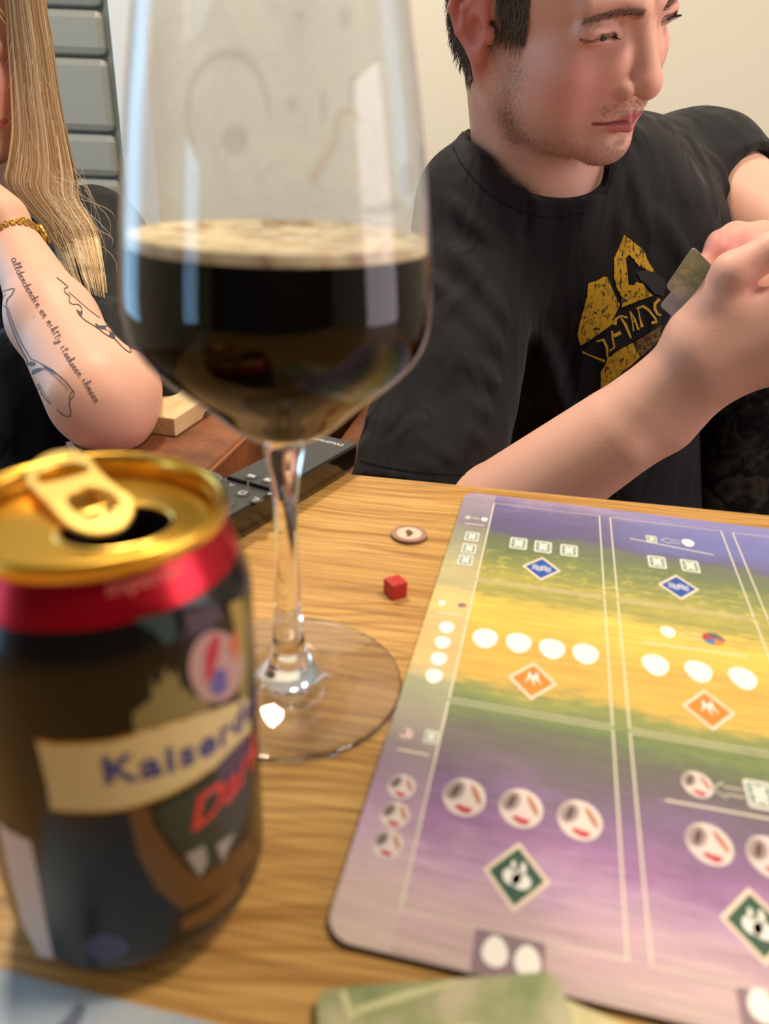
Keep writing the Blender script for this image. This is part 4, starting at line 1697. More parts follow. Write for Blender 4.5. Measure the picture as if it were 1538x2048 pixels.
def man_arm_l(P):
    d = s_rc(P, SL, EL, .054, .043)
    d = smin(d, s_rc(P, EL, WL, .044, .029), .03)
    kn = [(1478, 505, .640), (1480, 545, .634), (1486, 585, .634), (1496, 620, .638)]
    for a, r in zip(kn, (.014, .0145, .014, .013)):
        d = smin(d, s_rc(P, WL, on_y(*a), .022, r), .016)
    fg = [[(1478, 505, .640), (1436, 506, .626), (1408, 538, .622), (1404, 570, .630)],
          [(1480, 545, .634), (1436, 560, .624), (1416, 590, .626), (1420, 615, .636)],
          [(1486, 585, .634), (1446, 605, .626), (1430, 632, .630), (1436, 652, .640)],
          [(1496, 620, .638), (1462, 644, .632), (1450, 664, .636), (1456, 680, .644)]]
    for f_, r in zip(fg, (.0098, .0098, .0092, .0084)):
        d = smin(d, s_chain(P, [on_y(*q) for q in f_], [r + .001, r, r * .92, r * .8], .003), .004)
    th = [on_y(1560, 520, .680), on_y(1520, 480, .660), on_y(1470, 476, .640), on_y(1440, 484, .632)]
    d = smin(d, s_chain(P, th, [.019, .014, .0115, .0095], .005), .008)
    return d


def man_core(P):
    d = s_rc(P, UB, PV, .105, .12)
    return smin(smin(d, s_rc(P, SR, SL, .055, .055), .04), s_rc(P, NB + A3(0, -.012, 0), UB, .066, .09), .03)


man = person('person', 'young man in black T-shirt looking down, holding a hand of cards')
parts = []
hv, hq = sdf_mesh(man_head, HO + A3(-.15, -.16, -.20), HO + A3(.15, .16, .155), .0030, 1)
hc = head_colors((hv - HO) @ HR, SKIN)
parts.append((hv, hq, hc))
for f_, pts, pad in ((man_forearm_r, [SR, ER, WR, on_y(1710, 620, .60), on_y(1650, 500, .63)], .06), (man_arm_l, [SL, EL, WL, on_y(1400, 550, .62), on_y(1450, 690, .64)], .06)):
    lo_, hi_ = bounds(pts, pad)
    v_, q_ = sdf_mesh(f_, lo_, hi_, .0045, 1)
    parts.append((v_, q_, np.tile(SKIN, (len(v_), 1))))
lo_, hi_ = bounds([SR, SL, NB, PV], .15)
v_, q_ = sdf_mesh(man_core, lo_, hi_, .012, 0)
parts.append((v_, q_, np.tile(SKIN, (len(v_), 1))))


def join(parts):
    V, Q, C = [], [], []
    n_ = 0
    for v, q, c in parts:
        V.append(v)
        Q.append(q + n_)
        C.append(c)
        n_ += len(v)
    return np.concatenate(V), np.concatenate(Q), np.concatenate(C)


V, Q, Cc = join(parts)
# knuckles, thumb web and inner fingers a little redder
for p_, r_, s_ in ((on_y(1500, 545, .59), .020, .5), (on_y(1440, 500, .62), .022, .55)):
    mk = s_ * np.exp(-((V - p_) ** 2).sum(1) / r_ ** 2)
    Cc = Cc * (1 - mk[:, None]) + np.array(lin((214, 112, 120))[:3]) * mk[:, None]
obj('body', V, Q, skin_m, man, True, cols=Cc)

# ---- shirt
PLc, PFc, PRc = on_y(922, 262, .895), on_y(1075, 388, .800), on_y(1195, 352, .835)
cn = np.cross(PFc - PLc, PRc - PLc)
cn /= np.linalg.norm(cn)
if cn[2] < 0:
    cn = -cn


def fold(P, a, b, w, amp):
    """a soft ridge along the segment a-b"""
    ab = b - a
    h = np.clip(((P - a) @ ab) / (ab @ ab), 0, 1)
    dist = np.linalg.norm(P - a - h[:, None] * ab, axis=1)
    return amp * np.exp(-(dist / w) ** 2) * np.sin(np.pi * np.clip(h * .9 + .05, 0, 1))


FOLDS = []


def man_shirt_base(P):
    d = s_rc(P, UB, PV, .122, .150)
    d = smin(d, s_rc(P, SR, SL, .068, .066), .05)
    d = smin(d, s_rc(P, NB, UB, .075, .110), .05)
    d = smin(d, s_ell(P, on_y(1180, 560, .915), A3(.155, .115, .15)), .05)
    sl_ = s_rc(P, SR, HEM_R, .068, .078)
    ax_ = (ER - SR) / np.linalg.norm(ER - SR)
    axh = (HEM_R - SR) / np.linalg.norm(HEM_R - SR)
    sl_ = smax(sl_, (P - HEM_R) @ axh, .006)
    sl_ = smax(sl_, -smax(s_rc(P, HEM_R - axh * .03, HEM_R + axh * .1, .062, .064), -(P - HEM_R + axh * .014) @ axh, .004), .003)
    d = smin(d, sl_, .035)
    al = (EL - SL) / np.linalg.norm(EL - SL)
    s2 = s_rc(P, SL, HEM_L, .066, .064)
    s2 = smax(s2, (P - HEM_L) @ al, .006)
    s2 = smax(s2, -smax(s_rc(P, HEM_L - al * .03, HEM_L + al * .1, .051, .053), -(P - HEM_L + al * .014) @ al, .004), .003)
    d = smin(d, s2, .03)
    tube = smax(smin(s_rc(P, NT_, NB, .0640, .0720), s_rc(P, NT_, NC, .0630, .0780), .01), (P - PLc) @ cn, .004)
    d = smin(d, tube, .018)
    # neckline opening
    d = smax(d, -smax(smin(s_rc(P, NT_, NB, .0605, .0680), s_rc(P, NT_, NC, .0600, .0745), .01), -((P - PLc) @ cn + .006), .004), .006)
    return d


def march(f, x, y, s=.45):
    d = px_dir(x, y)
    for _ in range(80):
        e = float(f((CAMP + d * s)[None])[0])
        if e < .0005 or s > 1.6:
            break
        s += max(e * .8, .0004)
    return CAMP + d * s


for (a, b, w, amp) in (((905, 500), (1010, 640), .009, .010), ((860, 560), (1000, 700), .009, .011), ((830, 630), (990, 770), .009, .011), ((790, 700), (975, 830), .009, .010), ((752, 770), (955, 878), .008, .009), ((735, 835), (900, 915), .008, .008), ((720, 890), (860, 935), .007, .006),
                       ((900, 400), (960, 470), .009, .007), ((1285, 235), (1370, 400), .008, .010), ((1325, 245), (1400, 410), .008, .010), ((1365, 265), (1432, 420), .008, .009), ((1240, 290), (1300, 470), .009, .010), ((1200, 340), (1255, 480), .009, .008), ((1310, 420), (1370, 530), .009, .009),
                       ((1405, 300), (1460, 395), .007, .008), ((1030, 470), (1050, 800), .012, .008), ((1080, 660), (1150, 880), .012, .008)):
    FOLDS.append((march(man_shirt_base, *a), march(man_shirt_base, *b), w * .75, amp * 2.6))


def man_shirt(P):
    d = man_shirt_base(P)
    f_ = 0
    for a, b, w, amp in FOLDS:
        f_ = f_ + fold(P, a, b, w, amp)
    n1 = vnoise(P * 16 + 3.1) + .5 * vnoise(P * 34 + 7.7)
    return (d - f_ - .006 * (n1 - .75)) * .8


lo_, hi_ = bounds([SR, SL, NB, PV, HEM_R, HEM_L], .17)
lo_[2] = max(lo_[2], PV[2] - .10)
sv_, sq_ = sdf_mesh(man_shirt, lo_, hi_, .0085, 1)
shirt = obj('t_shirt', sv_, sq_, tee, man, True)
trouser = mat('black_denim', (16, 16, 18), .9, spec=.2)


def man_trousers(P):
    d = s_rc(P, PV + A3(-.09, 0, -.06), PV + A3(-.16, -.42, .02), .085, .062)
    d = smin(d, s_rc(P, PV + A3(.09, 0, -.06), PV + A3(.12, -.42, .02), .085, .062), .03)
    d = smin(d, s_rc(P, PV + A3(-.16, -.42, .02), PV + A3(-.16, -.40, -.24), .062, .05), .02)
    d = smin(d, s_rc(P, PV + A3(.12, -.42, .02), PV + A3(.12, -.40, -.24), .062, .05), .02)
    return smin(d, s_sph(P, PV + A3(0, .02, -.05), .13), .05)


lo_, hi_ = bounds([PV + A3(-.2, -.45, -.25), PV + A3(.2, .1, .05)], .08)
v_, q_ = sdf_mesh(man_trousers, lo_, hi_, .012, 1)
obj('trousers', v_, q_, trouser, man, True)

# ---- man's eyes, hair, brows
eye_w = mat('eye_white', (214, 206, 200), .25)
iris_m = mat('eye_iris', (86, 90, 94), .2)
for sx in (1, -1):
    c_ = HO + HR @ A3(.037 * sx, .0815, .0150)
    bm = bmesh.new()
    bmesh.ops.create_uvsphere(bm, u_segments=24, v_segments=16, radius=.0120)
    eo = bm_obj('eye', bm, eye_w, man, True, tuple(c_))
    bm = bmesh.new()
    bmesh.ops.create_uvsphere(bm, u_segments=16, v_segments=10, radius=.0055)
    ig = HR @ A3(0, .0076, -.0024)
    bm_obj('iris', bm, iris_m, eo, True, tuple(ig))

Lh = (hv - HO) @ HR
g_ = 5e-4
ax_, ay_, az_ = np.abs(Lh[:, 0]), Lh[:, 1], Lh[:, 2]
front = .066 - .70 * np.clip(.085 - az_, 0, 1) * (az_ < .085) - .02 * (az_ > .12)
side_b = (ay_ > .004) & (ay_ < .040 - .22 * np.clip(.03 - az_, 0, .06)) & (az_ > -.004) & (ax_ > .045)
scalp = ((az_ > .035) & (ay_ < front)) | ((ay_ < -.020) & (az_ > -.048 - .25 * (ay_ + .02)) & ~((ax_ > .079) & (ay_ > -.045) & (az_ < .045))) | side_b
scalp &= ~((ax_ > .0765) & (ay_ < .006) & (ay_ > -.05) & (az_ < .045) & (az_ > -.04))
nrm = np.stack([(man_head(hv + g_ * np.eye(3)[i]) - man_head(hv - g_ * np.eye(3)[i])) for i in range(3)], 1)
nrm /= np.linalg.norm(nrm, axis=1)[:, None] + 1e-12
ids = np.where(scalp)[0]
ids = RNG.choice(ids, min(len(ids), 9000), replace=False)
dn = HR @ A3(0, .25, -1.0)
dirs, lens, cols = [], [], []
for i in ids:
    l = Lh[i]
    top = smoothstep(.02, .10, l[2])
    flow = HR @ (A3(0, -.35, -.9) * (1 - top) + A3(np.sign(l[0]) * .25, .9, -.1) * top)
    if side_b[i]:
        flow = HR @ A3(0, -.18, -1)
    dirs.append(nrm[i] * (.22 if not side_b[i] else .14) + flow * .85 + RNG.normal(0, .11, 3))
    lens.append((.016 + .016 * top if not side_b[i] else .017) * RNG.uniform(.7, 1.2))
    sh = RNG.uniform(.6, 1.35)
    cols.append(np.array(lin((124, 116, 110))[:3]) * sh)
bv_, bf_, bc_ = hair_strands([hv[i] + nrm[i] * .0016 for i in ids], dirs, lens, .00045, cols, 4, [-nrm[i] * .35 for i in ids])
# a close-fitting under-layer so the scalp does not shine through
base_ids = set(np.where(scalp)[0].tolist())
fmask = scalp[hq].all(1)
sub_q = hq[fmask]
uq, inv = np.unique(sub_q, return_inverse=True)
cap_v = hv[uq] + nrm[uq] * .0010
n0 = len(bv_)
bv_ += list(cap_v)
bf_ += [tuple(int(x) + n0 for x in r) for r in inv.reshape(-1, 4)]
bc_ += [np.array(lin((96, 90, 85))[:3])] * len(cap_v)
obj('hair', bv_, bf_, hair_m, man, True, cols=np.array(bc_))

bvh_head = BVHTree.FromPolygons([Vector(v) for v in hv], [tuple(int(x) for x in q) for q in hq])
brow_r, brow_d, brow_l, brow_c = [], [], [], []
for sx in (1, -1):
    for k in range(330):
        t_ = RNG.uniform(0, 1)
        lp = A3(sx * (.010 + .042 * t_), .12, .0285 + .008 * t_ - .011 * t_ * t_ + RNG.normal(0, .0020) * (1 - .5 * t_))
        w_ = HO + HR @ lp
        h_ = bvh_head.ray_cast(Vector(w_), Vector(HR @ A3(0, -1, 0)))
        if h_[0] is None:
            continue
        brow_r.append(np.array(h_[0]))
        brow_d.append(HR @ A3(sx * 1.0, .1, .35 - .7 * t_) + np.array(h_[1]) * .25 + RNG.normal(0, .1, 3))
        brow_l.append(RNG.uniform(.005, .009))
        brow_c.append(np.array(lin((126, 98, 82))[:3]) * RNG.uniform(.7, 1.2))
v1, f1_, c1__ = hair_strands(brow_r, brow_d, brow_l, .00022, brow_c, 3)
obj('eyebrows', v1, f1_, hair_m, man, True, cols=np.array(c1__))
# lashes of the lowered lids
for sx in (1, -1):
    lr, ld, ll, lc = [], [], [], []
    for k in range(46):
        t_ = k / 45
        p_ = HO + HR @ A3(sx * (.022 + .0305 * t_), .0935 + .0044 * math.sin(math.pi * t_) - .0075 * t_ * t_, .0115 + .0034 * math.sin(math.pi * t_))
        lr.append(p_)
        ld.append(HR @ A3(sx * (.1 + .5 * t_), .8, -.45))
        ll.append(.0065)
        lc.append(np.array(lin((36, 26, 24))[:3]))
    v1, f1_, c1__ = hair_strands(lr, ld, ll, .00022, lc, 3, [HR @ A3(0, .1, .35)] * len(lr))
    obj('eyelashes', v1, f1_, hair_m, man, True, cols=np.array(c1__))
# short beard hairs
br, bd_, bl_, bcl = [], [], [], []
mx = np.abs(Lh[:, 0])
pm_ = np.exp(-((Lh[:, 1] - .024) / .013) ** 2) * (Lh[:, 2] < -.02) * (Lh[:, 2] > -.095) + .4 * ((Lh[:, 2] < -.07) & (Lh[:, 2] > -.100) & (Lh[:, 1] > .035)) + 1.0 * ((np.abs(Lh[:, 2] + .044) < .007) & (mx < .030) & (Lh[:, 1] > .085))
ids2 = np.where(RNG.uniform(0, 1, len(hv)) < pm_ * .35)[0][:2600]
for i in ids2:
    br.append(hv[i] + RNG.normal(0, .0006, 3))
    bd_.append(nrm[i] * .4 + HR @ A3(0, .2, -1) * .8 + RNG.normal(0, .25, 3))
    bl_.append(RNG.uniform(.0018, .0034))
    bcl.append(np.array(lin((84, 66, 58))[:3]))
v1, f1_, c1__ = hair_strands(br, bd_, bl_, .00013, bcl, 2)
obj('stubble', v1, f1_, hair_m, man, False, cols=np.array(c1__))
# ---- print on the man's shirt
shirt_bvh = BVHTree.FromPolygons([Vector(v) for v in sv_], [tuple(int(x) for x in q) for q in sq_])
on_shirt = caster(shirt_bvh, .0009)
yel_p = mat('shirt_print_yellow', (206, 160, 30), .7)
t = NT(yel_p)
n1 = t.noise(t.coords((420, 200, 120), (0, .5, 0)), 1, 3, .7, .6)
n2 = t.noise(t.coords((1, 1, 1)), 150, 3, .7, .4)
mk = t.math('MAXIMUM', t.ramp(n1, [(.38, (1, 1, 1)), (.44, (0, 0, 0))]), t.ramp(n2, [(.36, (1, 1, 1)), (.41, (0, 0, 0))]))
t.l(t.mix(mk, (204, 158, 30), (22, 18, 12)), t.b.inputs['Base Color'])
brn_p = mat('shirt_print_brown', (112, 84, 34), .75)
t = NT(brn_p)
n2 = t.noise(t.coords((1, 1, 1)), 170, 3, .7, .4)
t.l(t.ramp(n2, [(.40, (20, 17, 14)), (.52, (120, 90, 36))]), t.b.inputs['Base Color'])
gry_p = mat('shirt_print_grey', (46, 46, 50), .8)
blk_p = mat('shirt_print_black', (9, 9, 10), .85)


def za(pts):          # crop [1150,440,1350,700]
    return [(1150 + x / 7.69, 440 + y / 7.69) for x, y in pts]


def zb(pts):          # crop [1120,440,1538,800]
    return [(1120 + x / 3.679, 440 + y / 3.679) for x, y in pts]


def shirt_patch(name, loop, material, fn=None, grid=5):
    return flat(name, [subdiv_loop(loop, 5)], fn or on_shirt, material, man, grid)


shirt_patch('shirt_print', za([(205, 970), (340, 930), (440, 870), (490, 875), (530, 960), (600, 1130), (640, 1210), (690, 1290), (640, 1400), (600, 1500), (590, 1590), (430, 1700), (250, 1830), (80, 1930), (40, 1760), (80, 1560), (130, 1380), (165, 1230), (190, 1100)]), yel_p)
shirt_patch('shirt_print', za([(755, 225), (880, 330), (1020, 440), (1075, 520), (1100, 600), (1160, 700), (1225, 800), (1130, 790), (1060, 740), (990, 720), (930, 650), (830, 530), (780, 600), (790, 700), (800, 760), (820, 1000), (910, 1000), (930, 950), (1040, 980), (1100, 1080), (1195, 1160), (1000, 1230), (720, 1340), (710, 1240), (690, 1130), (640, 1040), (600, 900), (600, 740), (600, 580), (680, 420)]), yel_p)
shirt_patch('shirt_print', zb([(560, 380), (640, 370), (720, 400), (770, 440), (775, 480), (760, 560), (690, 540), (640, 480), (590, 440)]), gry_p)
shirt_patch('shirt_print', zb([(350, 1010), (440, 950), (535, 900), (560, 960), (590, 1000), (520, 1070), (420, 1150), (300, 1240), (300, 1110), (335, 1060)]), yel_p)
shirt_patch('shirt_print', zb([(545, 895), (640, 840), (745, 770), (740, 870), (700, 905), (600, 1000), (565, 960)]), brn_p)
shirt_patch('shirt_print', zb([(300, 1460), (400, 1440), (420, 1500), (330, 1540)]), yel_p)
on_shirt2 = caster(shirt_bvh, .0013)
let = [([(165, 965), (205, 985), (255, 1005), (330, 1035)], [16, 12, 14, 18]), ([(268, 890), (318, 876), (345, 930), (348, 1005)], [12, 22, 20, 12]), ([(382, 812), (388, 880), (400, 935), (362, 958)], [14, 14, 12, 12]),
       ([(395, 850), (445, 824)], [26, 26]), ([(402, 770), (410, 725), (445, 702), (495, 716)], [24, 18, 12, 14]), ([(446, 715), (480, 770), (520, 865)], [10, 20, 12]), ([(512, 668), (528, 740), (540, 815)], [8, 8, 10]),
       ([(512, 668), (548, 730), (575, 805)], [8, 14, 16]), ([(528, 745), (556, 740)], [10, 10]), ([(572, 650), (585, 720), (602, 785)], [8, 10, 24]), ([(560, 648), (610, 632), (650, 660), (700, 725), (705, 745), (670, 755)], [12, 20, 18, 16, 22, 22]),
       ([(728, 580), (694, 615), (694, 655), (715, 690), (742, 700)], [22, 22, 22, 18, 12])]
ribbon('print_lettering', [(zb(subd), [w / 3.679 for w in wd], False) for subd, wd in let], on_shirt2, mat('shirt_print_yellow_plain', (206, 162, 40), .7), man)
# collar rib and sleeve hems
on_shirt3 = caster(shirt_bvh, .0008)
rib_dark = mat('black_rib', (13, 13, 15), .9, spec=.2)


def stitch(name, pts, width):
    P = smooth_profile(pts, 8)
    return ribbon(name, [(P, width, False)], on_shirt3, rib_dark, man)


stitch('collar_seam', [(905, 290), (925, 330), (965, 375), (1010, 408), (1065, 430), (1120, 434), (1170, 424)], 1.6)
stitch('hem_stitch', [(722, 922), (780, 936), (850, 946), (930, 950), (985, 938)], 2.2)

# ---- cards in the man's hands


def held_card(label, quad, material, mats_branch=None):
    """quad: px x, px y, depth for four corners in order; a thin sheet with thickness"""
    P = [on_y(*q) for q in quad]
    o = thing('game_card', label, 'card', tuple(np.mean(P, axis=0)))
    c0 = np.mean(P, axis=0)
    U, Vv = P[1] - P[0], P[3] - P[0]
    lu, lv_ = np.linalg.norm(U), np.linalg.norm(Vv)
    nrm_ = np.cross(U, Vv)
    nrm_ /= np.linalg.norm(nrm_)
    if nrm_ @ (CAMP - c0) < 0:
        nrm_ = -nrm_
    lp = round_rect(0, 0, lu, lv_, .0035, 4)

    def mp_(x, y, off=0.0):
        return tuple(P[0] - c0 + U * x / lu + Vv * y / lv_ + nrm_ * off)
    flat('card_sheet', [lp], lambda x, y: mp_(x, y), material, o, thick=.0004)
    return o, mp_, lu, lv_


hc1, mp1, lu1, lv1 = held_card('green leafy card held uppermost of the cards in the hands', [(1331, 573, .628), (1386, 493, .598), (1500, 600, .612), (1445, 680, .642)], card_mat('card_moss_wash', (146, 162, 122), (194, 200, 164), (238, 234, 220), 40))
pale = mat('card_branch_print', (208, 208, 156), .6)
for pts in ([(.001, .005), (.020, .014), (.045, .028)], [(.012, .010), (.018, .022), (.016, .034)], [(.020, .014), (.030, .013), (.036, .010)], [(.026, .018), (.032, .030), (.036, .040)]):
    ribbon('branch_print', [(pts, [.0012, .0010, .0007], False)], lambda x, y: mp1(x, y, .0004), pale, hc1)
for (cx_, cy_, a_, b_, r_) in ((.034, .010, .0036, .0036, 0), (.024, .006, .0050, .0024, .7), (.017, .035, .0060, .0028, 1.4), (.036, .042, .0060, .0028, 1.0)):
    flat('branch_print', [ell(cx_, cy_, a_, b_, r_, 14)], lambda x, y: mp1(x, y, .0004), pale, hc1)
held_card('pale blue card held directly under the green leafy card', [(1319, 611, .646), (1362, 560, .624), (1480, 660, .638), (1440, 715, .660)], card_mat('card_slate_wash', (186, 198, 208), (206, 214, 222), (222, 226, 230), 40))
held_card('grey blue card held lowest of the cards in the hands', [(1318, 690, .662), (1352, 606, .646), (1470, 660, .650), (1440, 745, .668)], card_mat('card_steel_wash', (140, 158, 174), (166, 182, 196), (186, 196, 206), 40))

# dark cushion beside the man
cush = mat('charcoal_cushion', (38, 37, 36), .95, spec=.2)
t = NT(cush)
cn_ = t.noise(t.coords((1, 1, 1)), 38, 4, .6, 1.0)
t.l(t.ramp(cn_, [(.45, (13, 13, 14)), (.62, (56, 52, 46))]), t.b.inputs['Base Color'])
cc_ = on_y(1590, 930, .98)


def cushion_f(P):
    q = np.abs((P - cc_) / A3(.15, .075, .20))
    return ((q ** 3.2).sum(1) ** (1 / 3.2) - 1) * .075


v_, q_ = sdf_mesh(cushion_f, cc_ - A3(.18, .10, .23), cc_ + A3(.18, .10, .23), .010, 1)
co = obj('throw_cushion', v_ - cc_, q_, cush, None, True, loc=tuple(cc_))
tag(co, 'charcoal mottled throw cushion tucked beside the seated man', 'cushion')

# ================================================================== the woman
WRm = rot_m(-3.0, -.22, .05)
eye_t = on_y(-26, 96, .86)
WS = .93
WO = eye_t - WRm @ (A3(-.032, .096, .016) * WS)
W_NB = WO + A3(-.01, .075, -.175)
W_SL = on_y(196, 490, .945)
W_SR = W_NB * 2 - W_SL + A3(-.02, 0, -.10)
W_SR[2] = W_SL[2] - .01
W_EL = on_y(196, 792, .607)
W_MD = on_y(106, 640, .690)
W_WR = on_y(34, 488, .775)
W_PV = A3(W_NB[0] + .0, 1.0, -.36)
W_UB = (W_SL + W_SR) / 2 + A3(0, .02, -.05)
HAND = on_y(-40, 372, .80)


def wom_head(P):
    d = head_local((P - WO) @ WRm / WS, True, False) * WS
    return smin(d, s_rc(P, WO + WRm @ A3(0, -.02, -.03), W_NB, .047, .052), .018)


def wom_arm(P):
    d = s_chain(P, [W_EL, W_MD, W_WR], [.0415, .0355, .0232], .02)
    d = smin(d, s_sph(P, on_y(232, 830, .598), .027), .025)
    d = smin(d, s_chain(P, [W_EL + A3(.01, .01, .0), on_y(250, 770, .70), W_SL], [.036, .036, .042], .01), .012)
    kn = [HAND + A3(-.032, -.022, .018), HAND + A3(-.040, -.006, .024), HAND + A3(-.042, .012, .022), HAND + A3(-.038, .028, .014)]
    for k_ in kn:
        d = smin(d, s_rc(P, W_WR + (HAND - W_WR) * .45, k_, .017, .0120), .018)
    for k_, r_ in zip(kn, (.0082, .0085, .0080, .0070)):
        c1 = k_ + A3(-.030, .004, .022)
        c2 = c1 + A3(-.014, .012, .014)
        d = smin(d, s_chain(P, [k_, c1, c2], [r_ + .001, r_, r_ * .8], .003), .004)
    d = smin(d, s_chain(P, [W_WR + (HAND - W_WR) * .35, HAND + A3(-.006, -.030, .020), HAND + A3(-.022, -.040, .046)], [.016, .0115, .0085], .004), .008)
    return d


def wom_core(P):
    d = s_rc(P, W_UB, W_PV, .095, .11)
    return smin(smin(d, s_rc(P, W_SR, W_SL, .045, .045), .04), s_rc(P, W_NB, W_UB, .05, .08), .03)


def wom_top(P):
    d = s_rc(P, W_UB, W_PV, .115, .135)
    d = smin(d, s_rc(P, W_SR, W_SL, .056, .054), .05)
    d = smin(d, s_rc(P, W_NB + A3(0, 0, -.03), W_UB, .055, .10), .04)
    ELB = on_y(252, 785, .700)
    sl_ = s_rc(P, W_SL, ELB, .055, .052)
    dirv = (W_EL - W_SL) / np.linalg.norm(W_EL - W_SL)
    sl_ = smax(sl_, (P - ELB) @ dirv - .030, .006)
    d = smin(d, sl_, .03)
    d = smin(d, s_rc(P, W_PV, A3(-.36, .56, -.19), .11, .085), .05)
    d = smin(d, s_rc(P, on_y(40, 860, .80), on_y(-200, 900, .80), .10, .10), .05)
    d = smin(d, s_rc(P, on_y(120, 760, .86), on_y(60, 980, .78), .07, .09), .05)
    n1 = vnoise(P * 15 + 9.1) + .5 * vnoise(P * 33 + 1.7)
    return (d - .007 * (n1 - .75)) * .8


woman = person('person', 'woman with long blonde hair in black top, forearm tattooed, leaning on her elbow')
parts = []
v_, q_ = sdf_mesh(wom_head, WO + A3(-.14, -.15, -.24), WO + A3(.14, .16, .15), .0045, 1)
wh_v, wh_q = v_, q_
parts.append((v_, q_, head_colors((v_ - WO) @ WRm / WS, SKIN_W, False, True)))
lo_, hi_ = bounds([W_EL, W_WR, W_SL, HAND, HAND + A3(-.09, .04, .07)], .055)
wa_v, wa_q = sdf_mesh(wom_arm, lo_, hi_, .0042, 1)
wac = np.tile(SKIN_W, (len(wa_v), 1))
el_red = .45 * np.exp(-((wa_v - on_y(215, 850, .58)) ** 2).sum(1) / .035 ** 2)
wac = wac * (1 - el_red[:, None]) + np.array(lin((204, 122, 106))[:3]) * el_red[:, None]
parts.append((wa_v, wa_q, wac))
lo_, hi_ = bounds([W_SL, W_SR, W_NB, W_PV], .13)
v_, q_ = sdf_mesh(wom_core, lo_, hi_, .013, 0)
parts.append((v_, q_, np.tile(SKIN_W, (len(v_), 1))))
V, Q, Cc = join(parts)
obj('body', V, Q, skin_m, woman, True, cols=Cc)
lo_, hi_ = bounds([W_SL, W_SR, W_NB, W_PV, W_EL, on_y(-200, 900, .80)], .15)
lo_[2] = max(lo_[2], -.46)
wt_v, wt_q = sdf_mesh(wom_top, lo_, hi_, .010, 1)
obj('black_top', wt_v, wt_q, tee, woman, True)
for sx in (-1, 1):
    c_ = WO + WRm @ (A3(.032 * sx, .0815, .0150) * WS)
    bm = bmesh.new()
    bmesh.ops.create_uvsphere(bm, u_segments=24, v_segments=16, radius=.0112)
    eo = bm_obj('eye', bm, eye_w, woman, True, tuple(c_))
    bm = bmesh.new()
    bmesh.ops.create_uvsphere(bm, u_segments=16, v_segments=10, radius=.0052)
    bm_obj('iris', bm, iris_m, eo, True, tuple(WRm @ A3(0, .0068, -.0020)))

# tattoos: fine ink lines on the forearm
arm_bvh = BVHTree.FromPolygons([Vector(v) for v in wa_v], [tuple(int(x) for x in q) for q in wa_q])
on_arm = caster(arm_bvh, .0005)
ink_m = mat('tattoo_ink', (62, 62, 70), .6)
ink_l = mat('tattoo_script_ink', (92, 78, 82), .6)


def zt(pts):          # crop [0,400,400,900]
    return [(x / 3.845, 400 + y / 3.845) for x, y in pts]


def crv(pts, sub=5):
    return [tuple(p) for p in smooth_profile(pts, sub)]


tl_ = [([(0, 715), (50, 695), (112, 682), (90, 730), (55, 770), (50, 830)], 6), ([(10, 760), (35, 740), (45, 720)], 4), ([(5, 790), (25, 810), (50, 830)], 5), ([(50, 830), (75, 930), (130, 1080), (215, 1240)], 5),
       ([(62, 825), (90, 920), (150, 1070), (238, 1222)], 5), ([(215, 1240), (206, 1290), (225, 1350), (290, 1460)], 5), ([(238, 1222), (330, 1265), (430, 1330), (510, 1400), (572, 1480)], 7), ([(572, 1480), (565, 1510), (540, 1535), (540, 1500), (560, 1470)], 5),
       ([(540, 1535), (535, 1580), (545, 1620), (540, 1668)], 6), ([(540, 1668), (500, 1660), (470, 1640), (440, 1610)], 5), ([(385, 1330), (440, 1370), (500, 1430), (525, 1465)], 5), ([(290, 1415), (330, 1500), (390, 1575)], 4), ([(300, 1408), (345, 1490), (395, 1565)], 3)]
ribbon('glass_tattoo', [(zt(crv(p)), w / 3.845, False) for p, w in tl_], on_arm, ink_m, woman)
for lp in ([(215, 1262), (240, 1240), (268, 1248), (270, 1270), (240, 1280)], [(245, 1345), (258, 1305), (300, 1290), (345, 1298), (300, 1318)], [(330, 1268), (400, 1300), (460, 1350), (420, 1335), (350, 1300)]):
    flat('glass_tattoo', [subdiv_loop(zt(lp), 4)], on_arm, ink_m, woman)
tr_ = [([(470, 590), (520, 630), (555, 665), (530, 675), (535, 705), (570, 735), (565, 770), (590, 795), (640, 800), (665, 840), (640, 870)], 6), ([(625, 835), (640, 870), (690, 920), (770, 970), (850, 1030), (920, 1065)], 6),
       ([(560, 700), (640, 770), (720, 840), (800, 900)], 4), ([(920, 1065), (980, 1130), (1030, 1165), (1040, 1150), (1000, 1085), (930, 1020)], 6), ([(770, 945), (820, 985), (860, 960), (900, 1000), (915, 1050)], 9)]
ribbon('snake_tattoo', [([(x - 9, y + 2) for x, y in zt(crv(p))], w / 3.845, False) for p, w in tr_], on_arm, ink_m, woman)
for lp in ([(620, 840), (650, 850), (670, 850), (665, 885), (640, 880)], [(760, 945), (790, 960), (840, 960), (850, 945), (900, 985), (918, 1055), (870, 1040), (880, 1005), (830, 985), (790, 980)]):
    flat('snake_tattoo', [[(x - 9, y + 2) for x, y in subdiv_loop(zt(lp), 4)]], on_arm, ink_m, woman)
